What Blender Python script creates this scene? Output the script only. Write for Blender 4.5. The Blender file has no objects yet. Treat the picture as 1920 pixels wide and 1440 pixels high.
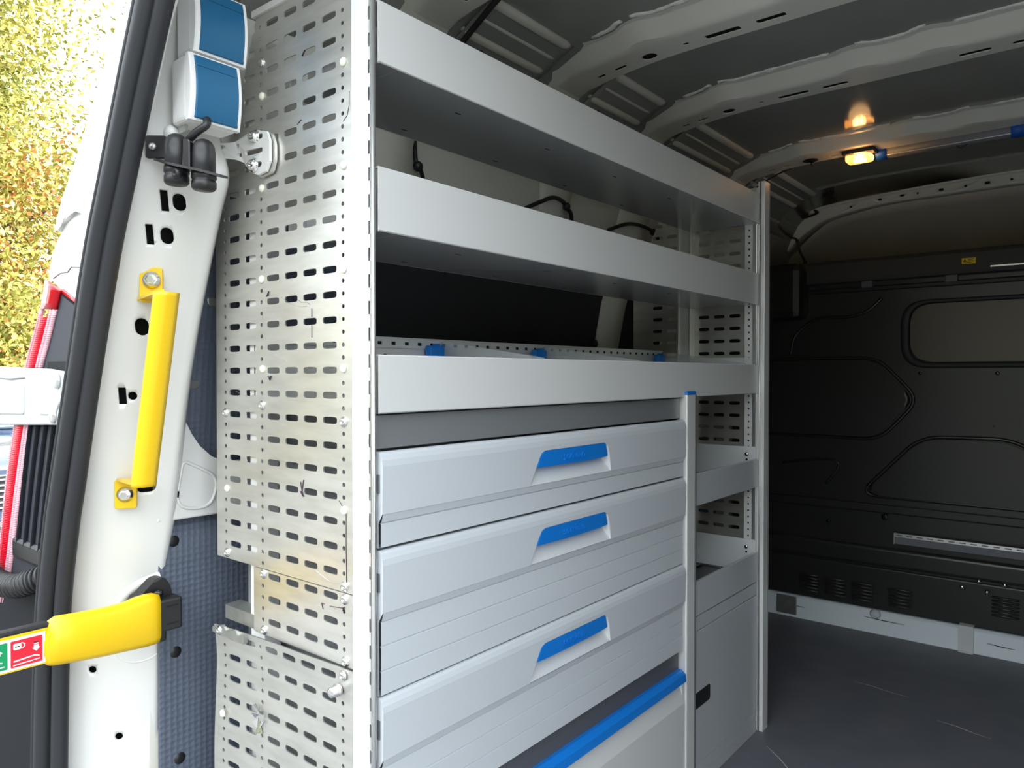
import bpy, bmesh, math, random
from mathutils import Vector, Matrix
random.seed(7)
scene = bpy.context.scene
COL = scene.collection

# ------------------------------------------------------------------ camera
cam_d = bpy.data.cameras.new('camera'); cam = bpy.data.objects.new('camera', cam_d); COL.objects.link(cam)
cam_d.sensor_fit = 'HORIZONTAL'; cam_d.sensor_width = 36.0; cam_d.lens = 36.0 * 1385 / 1920
cam_d.clip_start = 0.02; cam_d.clip_end = 500
cam.location = (0.75, -0.642, 0.983)
cam.rotation_euler = (math.radians(90 - 0.786), 0, math.radians(39.1))
scene.camera = cam

# ------------------------------------------------------------------ sky, sun, exposure
world = bpy.data.worlds.new('world'); scene.world = world; world.use_nodes = True
wn = world.node_tree.nodes; wn.clear()
bg = wn.new('ShaderNodeBackground'); wo = wn.new('ShaderNodeOutputWorld')
bg.inputs['Color'].default_value = (0.87, 0.94, 1.0, 1); bg.inputs['Strength'].default_value = 3.4
world.node_tree.links.new(bg.outputs[0], wo.inputs[0])
sun_d = bpy.data.lights.new('sun', 'SUN'); sun_d.energy = 6.0; sun_d.angle = math.radians(1.0); sun_d.color = (1, .95, .85)
sun = bpy.data.objects.new('sun', sun_d); COL.objects.link(sun)
sun.rotation_euler = Vector((-0.62, -0.38, -0.68)).to_track_quat('-Z', 'Y').to_euler()
vs = scene.view_settings
vs.view_transform = 'Standard'; vs.look = 'None'; vs.gamma = 1.0; vs.use_curve_mapping = False
vs.exposure = 0.70

# ------------------------------------------------------------------ materials
MATS = {}
def mat(name, col, rough=.5, metal=0.0, spec=.5, bump=None, noise=None, emis=None, trans=0, coat=0, alpha=1, aniso=0):
    m = bpy.data.materials.new(name); m.use_nodes = True
    nt = m.node_tree; b = nt.nodes['Principled BSDF']
    b.inputs['Base Color'].default_value = (*col, 1); b.inputs['Roughness'].default_value = rough
    b.inputs['Metallic'].default_value = metal; b.inputs['Specular IOR Level'].default_value = spec
    if trans: b.inputs['Transmission Weight'].default_value = trans
    if coat: b.inputs['Coat Weight'].default_value = coat
    tc = nt.nodes.new('ShaderNodeTexCoord')
    if noise:   # (scale, col2, lo, hi, stretch)
        sc, c2, lo, hi, st = noise
        mp = nt.nodes.new('ShaderNodeMapping'); mp.inputs['Scale'].default_value = st
        nz = nt.nodes.new('ShaderNodeTexNoise'); nz.inputs['Scale'].default_value = sc; nz.inputs['Detail'].default_value = 6
        rp = nt.nodes.new('ShaderNodeValToRGB')
        rp.color_ramp.elements[0].position = lo; rp.color_ramp.elements[1].position = hi
        rp.color_ramp.elements[0].color = (*col, 1); rp.color_ramp.elements[1].color = (*c2, 1)
        nt.links.new(tc.outputs['Object'], mp.inputs[0]); nt.links.new(mp.outputs[0], nz.inputs[0])
        nt.links.new(nz.outputs[0], rp.inputs[0]); nt.links.new(rp.outputs[0], b.inputs['Base Color'])
    if bump:    # (kind, scale, strength, dist)
        kind, sc, stg, dist = bump
        if kind == 'voronoi':
            t = nt.nodes.new('ShaderNodeTexVoronoi'); t.inputs['Randomness'].default_value = .12
        elif kind == 'wave':
            t = nt.nodes.new('ShaderNodeTexWave'); t.bands_direction = 'Z'
        else:
            t = nt.nodes.new('ShaderNodeTexNoise'); t.inputs['Detail'].default_value = 4
        t.inputs['Scale'].default_value = sc
        bp = nt.nodes.new('ShaderNodeBump'); bp.inputs['Strength'].default_value = stg; bp.inputs['Distance'].default_value = dist
        nt.links.new(tc.outputs['Object'], t.inputs[0]); nt.links.new(t.outputs[0], bp.inputs['Height'])
        nt.links.new(bp.outputs[0], b.inputs['Normal'])
    if emis:
        b.inputs['Emission Color'].default_value = (*emis[0], 1); b.inputs['Emission Strength'].default_value = emis[1]
    MATS[name] = m
    return m
def lin(r, g, b):
    f = lambda c: c / 12.92 if c <= .04045 else ((c + .055) / 1.055) ** 2.4
    return (f(r / 255), f(g / 255), f(b / 255))

mat('white_paint', (.70, .70, .675), .28, coat=.3)
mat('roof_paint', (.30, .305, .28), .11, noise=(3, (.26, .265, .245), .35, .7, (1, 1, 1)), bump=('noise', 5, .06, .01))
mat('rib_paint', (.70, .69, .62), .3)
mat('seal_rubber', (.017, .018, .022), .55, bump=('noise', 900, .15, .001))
mat('black_plastic', (.012, .012, .013), .42)
mat('black_gloss', (.010, .010, .012), .22)
mat('bulkhead_black', (.026, .026, .026), .30, bump=('noise', 700, .12, .001))
mat('bulkhead_gloss', (.026, .026, .026), .2)
mat('cab_dark', (.035, .033, .030), .6)
mat('window_plate', (.085, .072, .060), .35, metal=.3)
mat('cab_roof', (.64, .58, .50), .45)
mat('cladding', (.105, .125, .165), .5, bump=('voronoi', 95, .5, .004), noise=(5, (.085, .10, .14), .3, .7, (1, 1, 1)))
mat('cladding_black', (.020, .020, .023), .65, bump=('noise', 500, .2, .001))
mat('floor_grey', (.125, .13, .155), .5, bump=('noise', 420, .18, .002), noise=(9, (.15, .15, .17), .4, .72, (1, 1, 1)))
mat('grey_powder', (.74, .745, .735), .33, metal=.10, bump=('noise', 1500, .05, .0005))
mat('door_grey', (.52, .54, .565), .35, metal=.1)
mat('grey_plastic', (.57, .60, .635), .42, bump=('noise', 1800, .05, .0004))
mat('grey_dark_panel', (.27, .28, .29), .35, metal=.35)
mat('grey_dark_plastic', (.10, .102, .11), .45)
mat('sill_paint', (.80, .87, .93), .35)
mat('recess_plastic', (.66, .68, .69), .45)
mat('shelf_steel', (.50, .51, .51), .22, metal=.45)
mat('alu', (.74, .74, .73), .30, metal=.9)
mat('alu_white', (.83, .83, .82), .35, metal=.3)
mat('zinc', (.68, .67, .63), .36, metal=.80, noise=(14, (.56, .55, .51), .35, .75, (1, 1, 5)), bump=('noise', 60, .06, .002))
mat('zinc_dull', (.46, .47, .45), .42, metal=.85, noise=(30, (.36, .36, .34), .35, .7, (1, 1, 1)))
mat('chrome', (.78, .78, .78), .18, metal=1)
mat('cap_cream', (.80, .78, .66), .4)
mat('ink', (.035, .012, .03), .6)
mat('blue_plastic', (.006, .19, .66), .38)
mat('blue_lid', (.006, .105, .23), .42, bump=('noise', 1200, .08, .0006))
mat('box_white', (.80, .80, .79), .4)
mat('yellow', (.78, .50, .003), .34)
mat('sticker_white', (.85, .85, .85), .5)
mat('sticker_red', (.75, .010, .03), .5)
mat('sticker_green', (.0, .26, .09), .5)
mat('sticker_yellow', (.80, .55, .01), .5)
mat('tape_blue', (.004, .08, .42), .5)
mat('tube_grey', (.17, .175, .20), .5)
mat('hole_dark', (.006, .006, .006), .9)
mat('lamp_body', (.02, .015, .012), .4)
mat('lamp_lens', (.9, .8, .6), .15, trans=.85, emis=((1.0, .34, .06), .7))
mat('lamp_bulb', (1, .8, .5), .4, emis=((1.0, .62, .24), 18))
mat('acrylic', (.92, .95, .96), .08, trans=.75)
mat('mat_rubber', (.035, .036, .040), .3, bump=('noise', 300, .1, .001))
mat('red_lens', (.62, .001, .018), .3, spec=.25, bump=('wave', 95, .35, .003))
mat('red_dark_lens', (.42, .001, .008), .2, spec=.3)
mat('clear_lens', (.70, .38, .44), .25, bump=('wave', 95, .3, .003))
mat('smoke_panel', (.035, .038, .048), .6, spec=.2)
mat('bumper', (.010, .011, .015), .7, spec=.12)
mat('cast_white', (.46, .475, .485), .45, noise=(20, (.38, .395, .405), .45, .8, (1, 1, 1)))
mat('sealant', (.82, .81, .76), .7, bump=('noise', 260, .6, .006))
mat('asphalt', (.12, .12, .12), .9, noise=(60, (.16, .16, .16), .3, .7, (1, 1, 1)), bump=('noise', 200, .4, .01))
mat('car_paint', (.05, .07, .12), .2, coat=1)
mat('car_glass', (.25, .40, .46), .04, coat=1)
mat('car_trim', (.015, .017, .02), .4)
mat('leaf_yellow', (.46, .40, .08), .5, noise=(1.3, (.22, .25, .045), .4, .65, (1, 1, 1)))
mat('leaf_red', (.42, .12, .03), .5, noise=(1.3, (.45, .28, .06), .4, .65, (1, 1, 1)))
mat('bark', (.10, .07, .045), .9, bump=('noise', 20, .8, .05))
mat('block_foliage_green', (.13, .16, .06), .6, noise=(2, (.30, .27, .10), .4, .65, (1, 1, 1)))
for n in ('leaf_yellow', 'leaf_red', 'block_foliage_green'):
    b = MATS[n].node_tree.nodes['Principled BSDF']; b.inputs['Subsurface Weight'].default_value = 0.0

# ------------------------------------------------------------------ mesh helpers
def BM(): return bmesh.new()
def wloc(o):
    v = Vector((0, 0, 0))
    while o: v += o.location; o = o.parent
    return v
def obj(name, bm, m, parent=None, recalc=True, smooth=False):
    if recalc: bmesh.ops.recalc_face_normals(bm, faces=bm.faces)
    if parent:
        off = wloc(parent)
        for v in bm.verts: v.co -= off
    me = bpy.data.meshes.new(name)
    if smooth:
        for f in bm.faces: f.smooth = True
    bm.to_mesh(me); bm.free()
    me.materials.append(MATS[m])
    o = bpy.data.objects.new(name, me); COL.objects.link(o)
    if parent: o.parent = parent
    return o
def thing(name, loc, label, cat, group=None):
    o = bpy.data.objects.new(name, None); COL.objects.link(o); o.location = loc; o.empty_display_size = .05
    o['label'] = label; o['category'] = cat
    if group: o['group'] = group
    return o
def tag(o, label, cat, group=None):
    o['label'] = label; o['category'] = cat
    if group: o['group'] = group
    return o
def struct(o, label=None):
    o['kind'] = 'structure'
    if label: o['label'] = label
    return o
def copy_at(src, parent, loc, rot=None):
    c = src.copy(); COL.objects.link(c); c.parent = parent
    c.location = Vector(loc) - (wloc(parent) if parent else Vector((0, 0, 0)))
    if rot is not None: c.rotation_euler = rot
    return c
def placed(name, bm, m, parent, loc, smooth=True, rot=None):
    """mesh built round the origin, put at world loc"""
    bmesh.ops.recalc_face_normals(bm, faces=bm.faces)
    me = bpy.data.meshes.new(name)
    if smooth:
        for f in bm.faces: f.smooth = True
    bm.to_mesh(me); bm.free(); me.materials.append(MATS[m])
    o = bpy.data.objects.new(name, me); COL.objects.link(o)
    o.parent = parent; o.location = Vector(loc) - (wloc(parent) if parent else Vector((0, 0, 0)))
    if rot is not None: o.rotation_euler = rot
    return o

def box(bm, x0, x1, y0, y1, z0, z1, bev=0.0, seg=2):
    vs_ = [bm.verts.new((x, y, z)) for x in (x0, x1) for y in (y0, y1) for z in (z0, z1)]
    idx = [(0, 1, 3, 2), (4, 6, 7, 5), (0, 4, 5, 1), (2, 3, 7, 6), (0, 2, 6, 4), (1, 5, 7, 3)]
    fs = [bm.faces.new([vs_[i] for i in q]) for q in idx]
    if bev:
        es = list({e for f in fs for e in f.edges})
        bmesh.ops.bevel(bm, geom=es, offset=bev, segments=seg, profile=.5, affect='EDGES')
def B(*a, bev=0.0, seg=2):
    bm = BM(); box(bm, *a, bev=bev, seg=seg); return bm
def prism(bm, pts, fn, a0, a1, bev=0.0, seg=2):
    """polygon pts (p,q) extruded from a0 to a1; fn(p,q,a)->xyz"""
    lo = [bm.verts.new(fn(p, q, a0)) for p, q in pts]; hi = [bm.verts.new(fn(p, q, a1)) for p, q in pts]
    n = len(pts); f0 = bm.faces.new(lo); f1 = bm.faces.new(hi[::-1])
    sides = [bm.faces.new((lo[i], hi[i], hi[(i + 1) % n], lo[(i + 1) % n])) for i in range(n)]
    if bev:
        bmesh.ops.bevel(bm, geom=list(f1.edges), offset=bev, segments=seg, profile=.5, affect='EDGES')
def frame_from(t):
    t = t.normalized(); up = Vector((0, 0, 1)) if abs(t.z) < .9 else Vector((1, 0, 0))
    a = t.cross(up).normalized(); return a, t.cross(a).normalized()
def tube(bm, path, r, n=10, cap=True, sx=1.0, sy=1.0):
    P_ = [Vector(p) for p in path]; rings = []
    for i, p in enumerate(P_):
        t = (P_[min(i + 1, len(P_) - 1)] - P_[max(i - 1, 0)]).normalized()
        if i == 0: a, b = frame_from(t)
        else:
            a = a - t * a.dot(t); a.normalize(); b = t.cross(a).normalized()
        rr = r[i] if isinstance(r, (list, tuple)) else r
        rings.append([bm.verts.new(p + a * (math.cos(2 * math.pi * k / n) * rr * sx) + b * (math.sin(2 * math.pi * k / n) * rr * sy)) for k in range(n)])
    for i in range(len(rings) - 1):
        for k in range(n):
            f = bm.faces.new((rings[i][k], rings[i][(k + 1) % n], rings[i + 1][(k + 1) % n], rings[i + 1][k])); f.smooth = True
    if cap: bm.faces.new(rings[0][::-1]); bm.faces.new(rings[-1])
def T(path, r, n=10, **k):
    bm = BM(); tube(bm, path, r, n, **k); return bm
def spline(pts, per=6):
    out = []; P_ = [Vector(p) for p in pts]
    for i in range(len(P_) - 1):
        p0 = P_[max(i - 1, 0)]; p1 = P_[i]; p2 = P_[i + 1]; p3 = P_[min(i + 2, len(P_) - 1)]
        for k in range(per):
            t = k / per
            out.append(.5 * ((2 * p1) + (p2 - p0) * t + (2 * p0 - 5 * p1 + 4 * p2 - p3) * t * t + (3 * p1 - p0 - 3 * p2 + p3) * t ** 3))
    out.append(P_[-1]); return out
def lathe(bm, prof, axis='y', n=16, c=(0, 0, 0)):
    """prof (r, h) revolved about axis through c; h along axis"""
    rings = []
    for r, h in prof:
        ring = []
        for k in range(n):
            a = 2 * math.pi * k / n; p, q = r * math.cos(a), r * math.sin(a)
            co = {'x': (h, p, q), 'y': (p, h, q), 'z': (p, q, h)}[axis]
            ring.append(bm.verts.new(Vector(co) + Vector(c)))
        rings.append(ring)
    for i in range(len(rings) - 1):
        for k in range(n):
            f = bm.faces.new((rings[i][k], rings[i][(k + 1) % n], rings[i + 1][(k + 1) % n], rings[i + 1][k])); f.smooth = True
    bm.faces.new(rings[0]); bm.faces.new(rings[-1][::-1])
def loft(bm, rows, smooth=True, close=False):
    V = [[bm.verts.new(p) for p in r] for r in rows]
    for i in range(len(V) - 1):
        m_ = len(V[i])
        for k in range(m_ if close else m_ - 1):
            f = bm.faces.new((V[i][k], V[i][(k + 1) % m_], V[i + 1][(k + 1) % m_], V[i + 1][k])); f.smooth = smooth
    return V
def rrect(cx, cy, w, h, r, k=4):
    pts = []
    for sx, sy, a0 in ((1, 1, 0), (-1, 1, 90), (-1, -1, 180), (1, -1, 270)):
        for i in range(k + 1):
            a = math.radians(a0 + 90 * i / k)
            pts.append((cx + sx * (w / 2 - r) + r * math.cos(a), cy + sy * (h / 2 - r) + r * math.sin(a)))
    return pts
def round_poly(pts, r, k=4):
    out = []; n = len(pts)
    for i in range(n):
        p = Vector(pts[i]); a = Vector(pts[i - 1]); b = Vector(pts[(i + 1) % n])
        d1 = (a - p); d2 = (b - p); rr = min(r, d1.length * .45, d2.length * .45)
        s = p + d1.normalized() * rr; e = p + d2.normalized() * rr
        for j in range(k + 1):
            t = j / k; out.append(tuple((1 - t) ** 2 * s + 2 * t * (1 - t) * p + t * t * e))
    return out
def solidify(bm, off):
    """give an open sheet thickness off along its normals"""
    bmesh.ops.recalc_face_normals(bm, faces=bm.faces)
    bmesh.ops.solidify(bm, geom=list(bm.faces), thickness=off)

def perf(bm, strips, fn, th, N=16):
    """perforated sheet. strips: (a0,a1,b0,b1,[(ca,cb,w,h,n)]) ; fn(a,b,d)->xyz, d 0..th"""
    for a0, a1, b0, b1, holes in strips:
        if not holes:
            lo = [bm.verts.new(fn(a, b, 0)) for a, b in ((a0, b0), (a1, b0), (a1, b1), (a0, b1))]; bm.faces.new(lo)
            hi = [bm.verts.new(fn(a, b, th)) for a, b in ((a0, b0), (a1, b0), (a1, b1), (a0, b1))]; bm.faces.new(hi[::-1])
            continue
        hs = sorted(holes, key=lambda h: h[1]); cuts = [b0] + [(hs[i][1] + hs[i + 1][1]) / 2 for i in range(len(hs) - 1)] + [b1]
        for i, (ca, cb, w, h, n) in enumerate(hs):
            lo_, hi_ = cuts[i], cuts[i + 1]; W, H = w / 2, h / 2; ang = []
            for k in range(N):
                t = 2 * math.pi * k / N; c, s = math.cos(t), math.sin(t)
                ang.append(math.atan2(H * math.copysign(abs(s) ** (2 / n), s), W * math.copysign(abs(c) ** (2 / n), c)))
            for ac, bc in ((a0, lo_), (a1, lo_), (a1, hi_), (a0, hi_)): ang.append(math.atan2(bc - cb, ac - ca))
            ang = sorted(set(round(x, 5) for x in ang)); inn = []; out = []
            for x in ang:
                c, s = math.cos(x), math.sin(x)
                r = (abs(c / W) ** n + abs(s / H) ** n) ** (-1 / n)
                inn.append((ca + r * c, cb + r * s))
                ta = ((a1 - ca) / c) if c > 1e-9 else ((a0 - ca) / c if c < -1e-9 else 1e9)
                tb = ((hi_ - cb) / s) if s > 1e-9 else ((lo_ - cb) / s if s < -1e-9 else 1e9)
                t = min(ta, tb); out.append((ca + t * c, cb + t * s))
            m_ = len(ang)
            vi = [bm.verts.new(fn(a, b, 0)) for a, b in inn]; vo = [bm.verts.new(fn(a, b, 0)) for a, b in out]
            wi = [bm.verts.new(fn(a, b, th)) for a, b in inn]; wo_ = [bm.verts.new(fn(a, b, th)) for a, b in out]
            for k in range(m_):
                j = (k + 1) % m_
                bm.faces.new((vi[k], vo[k], vo[j], vi[j])); bm.faces.new((wi[k], wi[j], wo_[j], wo_[k])); bm.faces.new((vi[k], vi[j], wi[j], wi[k]))
def bool_cut(o, cutter_bm):
    me = bpy.data.meshes.new('cut'); bmesh.ops.recalc_face_normals(cutter_bm, faces=cutter_bm.faces)
    cutter_bm.to_mesh(me); cutter_bm.free()
    c = bpy.data.objects.new('cut', me); COL.objects.link(c); c.matrix_world = Matrix.Translation((0, 0, 0))
    md = o.modifiers.new('b', 'BOOLEAN'); md.operation = 'DIFFERENCE'; md.object = c; md.solver = 'EXACT'
    dg = bpy.context.evaluated_depsgraph_get(); dg.update()
    new = bpy.data.meshes.new_from_object(o.evaluated_get(dg)); o.modifiers.clear()
    old = o.data; o.data = new; bpy.data.meshes.remove(old); bpy.data.objects.remove(c); bpy.data.meshes.remove(me)
def text_mesh(s, size, ext):
    cu = bpy.data.curves.new('t', 'FONT'); cu.body = s; cu.size = size; cu.extrude = ext; cu.align_x = 'CENTER'; cu.align_y = 'CENTER'; cu.resolution_u = 3
    o = bpy.data.objects.new('t', cu); COL.objects.link(o)
    dg = bpy.context.evaluated_depsgraph_get(); dg.update()
    me = bpy.data.meshes.new_from_object(o.evaluated_get(dg)); bpy.data.objects.remove(o); bpy.data.curves.remove(cu); me.name = 'lettering'
    return me
def interp(tab, z):
    tab = sorted(tab)
    if z <= tab[0][0]: return tab[0][1]
    for (a, x), (b, y) in zip(tab, tab[1:]):
        if z <= b: t = (z - a) / (b - a); return x + (y - x) * t
    return tab[-1][1]
def smooth_tab(tab, n=40):
    zs = sorted(tab); pts = spline([(x, z, 0) for z, x in zs], 8)
    return [(p.y, p.x) for p in pts]

# ------------------------------------------------------------------ the van shell
Y0, YB, CX = -0.16, 2.42, 0.45
SKIN = [(-.53, -.03), (-.53, .75), (-.505, 1.0), (-.465, 1.2), (-.415, 1.35), (-.375, 1.48), (-.345, 1.56), (-.31, 1.625), (-.25, 1.68), (-.15, 1.712), (0, 1.724), (.2, 1.728), (.45, 1.728)]
def sx_at(z): return interp([(z_, x_) for x_, z_ in SKIN[:9]], z)
def sz_at(x):
    if x > CX: x = 2 * CX - x
    return interp([(x_, z_) for x_, z_ in SKIN[6:]], x)

# floor
bm = BM(); box(bm, -.52, 1.42, Y0 - .06, YB, -.035, 0)
floor = struct(obj('floor', bm, 'floor_grey'))
for i, (x, y, L_, a) in enumerate(((.20, 1.86, .16, .2), (.44, 1.72, .14, .35), (.12, 1.22, .26, 1.0), (.30, 1.15, .10, .9), (.55, 1.3, .1, .5))):
    d = Vector((math.cos(a), -math.sin(a) * .6, 0)) * L_ / 2; c = Vector((x, y, .0003))
    bm = BM(); tube(bm, [c - d, c - d * .3 + Vector((0, .004, 0)), c + d * .4 - Vector((0, .003, 0)), c + d], [.0005, .0013, .001, .0004], 5, sy=.15)
    s = obj('scratch', bm, 'sealant', floor)

# left wall (sheet steel skin) and right wall, roof
def skin_rows(x_sign, ys, pts):
    rows = []
    for y in ys: rows.append([((x if x_sign > 0 else 2 * CX - x), y, z) for x, z in pts])
    return rows
bm = BM(); loft(bm, skin_rows(1, [-.06, .4, .9, 1.4, 1.9, 2.66], SKIN[:7])); solidify(bm, .012)
wall_left = struct(obj('wall_left', bm, 'rib_paint'))
# the far side is lined like the near one
bm = BM(); box(bm, 1.385, 1.425, -.05, 2.40, 0, .735); rl = obj('cladding_panel', bm, 'cladding_black')
bm = BM(); loft(bm, [[(2 * CX - sx_at(z) - .02, y, z) for y in (-.03, 1.2, 2.4)] for z in (.80, 1.0, 1.15, 1.29)]); solidify(bm, .005); ru = obj('cladding_panel', bm, 'cladding_black')
bm = BM(); loft(bm, skin_rows(-1, [Y0, .4, .9, 1.4, 1.9, 2.66], SKIN[:7])); solidify(bm, -.012)
wall_right = struct(obj('wall_right', bm, 'rib_paint')); rl.parent = wall_right; ru.parent = wall_right
full = SKIN[6:] + [(2 * CX - x, z) for x, z in reversed(SKIN[6:-1])]
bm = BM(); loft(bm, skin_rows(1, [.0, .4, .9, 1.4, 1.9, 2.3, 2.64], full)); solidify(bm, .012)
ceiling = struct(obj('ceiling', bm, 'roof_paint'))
# pressed swage lines running the length of the roof
for x in (-.03, .263, .463, .70, .94):
    for ya, yb in ((-.1, .28), (.43, .72), (.89, 1.13), (1.33, 1.72), (1.95, 2.56)):
        z = sz_at(x); bm = BM()
        tube(bm, [(x, ya, z + .002), (x, ya + .03, z), (x, yb - .03, z), (x, yb, z + .002)], [.001, .005, .005, .001], 8, sy=.5)
        obj('swage_line', bm, 'roof_paint', ceiling)

# roof ribs: hat sections that follow the roof
def rib_path():
    out = []
    for i in range(61):
        x = -.335 + i * (2 * CX + .67) / 60; xx = x if x <= CX else 2 * CX - x
        d = max(0, (.06 - xx) / .32); z = 1.687 - .030 * d ** 2 - .10 * max(0, (-.24 - xx) / .1) ** 1.5
        out.append((x, z))
    return out
RIBP = rib_path()
def rib(yc, idx, holes, bumps):
    prof = [(-.112, .033), (-.110, .0295), (-.092, .028), (-.086, .025), (-.058, .006), (-.052, .002), (-.045, .0), (-.038, 0), (.035, 0), (.040, .003), (.050, .034), (.065, .036)]
    rows = []
    for x, z in RIBP:
        rise = sz_at(x) - .001 - z if -.31 < x < 1.21 else .045
        k = max(.6, min(1.4, rise / .038))
        w = 0
        for bx in bumps: w += .016 * math.exp(-((x - bx) / .035) ** 4)
        rows.append([(x, yc + p - (w if p < -.05 else w * .3 if p < -.04 else 0), z + min(q * k, rise if rise > .01 else q)) for p, q in prof])
    bm = BM(); loft(bm, rows, smooth=False); solidify(bm, .0025)
    for f in bm.faces: f.smooth = True
    for e in bm.edges:
        if len(e.link_faces) == 2 and e.calc_face_angle() > .35: e.smooth = False
    o = struct(obj('trim_%d' % idx, bm, 'rib_paint'), 'pale painted roof rib spanning the van ceiling')
    cb = BM()
    for hx, w, h, kind in holes:
        for sx in (hx, ):
            z = interp(RIBP, sx)
            pts = rrect(sx, yc + .004, w, h, min(w, h) * (.49 if kind == 'o' else .25), 4)
            prism(cb, pts, lambda p, q, a: (p, q, a), z - .012, z + .015)
    if len(cb.verts): bool_cut(o, cb)
    else: cb.free()
    # near-black sheet stands in for the shade inside the rib, behind the holes
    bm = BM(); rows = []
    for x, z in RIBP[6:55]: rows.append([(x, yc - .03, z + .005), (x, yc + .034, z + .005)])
    loft(bm, rows); obj('rib_shade_sheet', bm, 'hole_dark', o)
    # sealant bead along the rear flange, broken in stretches
    xs = [-.03, .263, .463, .70]
    prev = -.12
    for xa, xb in ((-.12, -.04), (-.02, .24), (.30, .44), (.49, .68), (.72, .95)):
        pth = []
        n = max(4, int((xb - xa) / .012))
        for i in range(n + 1):
            x = xa + (xb - xa) * i / n; z = sz_at(x) - .008
            w = sum(.016 * math.exp(-((x - bx) / .035) ** 4) for bx in bumps)
            pth.append((x, yc - .115 - w + random.uniform(-.0016, .0016), z + random.uniform(-.0008, .0008)))
        obj('sealant_bead', T(pth, [.0075 * random.uniform(.85, 1.15) for _ in pth], 8), 'sealant', o)
    return o
std = [(-.047, .034, .03, 'o'), (.04, .014, .012, 'o'), (.122, .075, .020, 'r'), (.222, .058, .018, 'r'), (-.12, .03, .012, 'r'), (-.17, .02, .012, 'r')]
far = [(.512, .06, .018, 'r'), (.60, .04, .018, 'r'), (.70, .06, .018, 'r')]
rib(.36, 1, [(-.17, .02, .01, 'r'), (-.047, .034, .03, 'o'), (.122, .075, .020, 'r')], (-.03, .29, .44))
rib(.815, 2, std + far, (-.03, .29, .44))
rib(1.25, 3, std + far, (-.03, .29, .44))
rib(1.86, 4, [(-.10, .03, .012, 'r'), (-.15, .02, .012, 'r'), (.05, .03, .012, 'r')], (-.03, .29, .44))
# little white tabs on the roof skin behind the third bay
for x, y in ((-.09, 1.63), (.15, 1.68), (.31, 1.66), (.43, 1.69)):
    z = sz_at(x); obj('clip_tab', B(x - .012, x + .012, y - .007, y + .007, z - .006, z + .002, bev=.002), 'alu_white', ceiling)

# long pressed rails where the roof meets the side wall
def bay_rail(ya, yb, idx):
    bm = BM(); rows = []
    pr = [(-.342, 1.572), (-.322, 1.594), (-.302, 1.610), (-.285, 1.630), (-.262, 1.652), (-.242, 1.660), (-.222, 1.672), (-.200, 1.684), (-.178, 1.692), (-.160, 1.700), (-.140, 1.710)]
    for y in (ya, ya + .02, yb - .02, yb): rows.append([(x, y, z) for x, z in pr])
    loft(bm, rows); solidify(bm, .003)
    o = struct(obj('trim_%d' % idx, bm, 'roof_paint'), 'grey pressed side rail under the roof edge')
    for (xa, za), r in (((-.172, 1.692), .013), ((-.246, 1.656), .011), ((-.212, 1.676), .005), ((-.312, 1.600), .008)):
        obj('rail_bead', T([(xa, ya, za + .006), (xa, ya + .018, za + .001), (xa, yb - .03, za), (xa, yb - .015, za + .001)], [r * .5, r, r, r * .7], 12, sy=.7), 'rib_paint', o)
    c = Vector((-.274, (ya + yb) / 2 - .06, 1.640))
    bm = BM(); lathe(bm, [(.0005, 0), (.016, .0), (.016, .003), (.0005, .003)], 'z', 16)
    placed('drain_hole', bm, 'hole_dark', o, c + Vector((0, 0, -.003)), rot=(0, math.radians(-32), 0))
bay_rail(.43, .70, 5); bay_rail(.885, 1.135, 6); bay_rail(1.32, 1.745, 7); bay_rail(1.93, 2.40, 8)

# front header arch over the bulkhead
lowP = [(-.44, 1.20), (-.431, 1.31), (-.396, 1.447), (-.339, 1.525), (-.25, 1.599), (-.164, 1.636), (.02, 1.664), (.21, 1.669), (.45, 1.673)]
topP = [(-.52, 1.26), (-.50, 1.36), (-.43, 1.50), (-.351, 1.584), (-.25, 1.662), (-.15, 1.682), (.02, 1.694), (.21, 1.704), (.45, 1.712)]
lowS = spline([(x, 0, z) for x, z in lowP], 5); topS = spline([(x, 0, z) for x, z in topP], 5)
lowS += [Vector((2 * CX - p.x, 0, p.z)) for p in reversed(lowS[:-1])]; topS += [Vector((2 * CX - p.x, 0, p.z)) for p in reversed(topS[:-1])]
bm = BM(); rows = []
for a, b in zip(lowS, topS):
    rows.append([(a.x, 2.70, a.z + .004), (a.x, 2.61, a.z), (a.x, 2.60, a.z + .004), (b.x, 2.595, b.z - .004), (b.x, 2.59, b.z), (b.x, 2.575, b.z + .004), (b.x, 2.580, b.z + .008), (b.x, 2.612, b.z + .012), (b.x - (.03 if b.x < CX else -.03), 2.615, max(b.z + .04, 1.60)), (min(max(b.x, -.30), 1.20), 2.62, sz_at(min(max(b.x, -.30), 1.20)) + .03)])
loft(bm, rows); solidify(bm, -.004)
header = struct(obj('trim_9', bm, 'rib_paint'), 'pale front roof header arch with small punched holes')
cb = BM()
for hx, w, h in ((-.09, .009, .009), (.02, .016, .009), (.10, .016, .009), (.155, .008, .008), (.235, .017, .010), (.315, .009, .009), (.385, .017, .010), (.46, .009, .009)):
    z = interp([(p.x, p.z) for p in lowS], hx) + .019
    prism(cb, rrect(hx, z, w, h, min(w, h) * .45, 3), lambda p, q, a: (p, a, q), 2.57, 2.61)
bool_cut(header, cb)
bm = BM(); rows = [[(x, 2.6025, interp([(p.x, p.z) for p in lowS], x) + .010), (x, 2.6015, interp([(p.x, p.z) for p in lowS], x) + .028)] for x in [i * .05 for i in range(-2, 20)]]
loft(bm, rows); obj('header_shade_sheet', bm, 'hole_dark', header)  # near-black sheet painted as the shade behind the header holes

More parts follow.
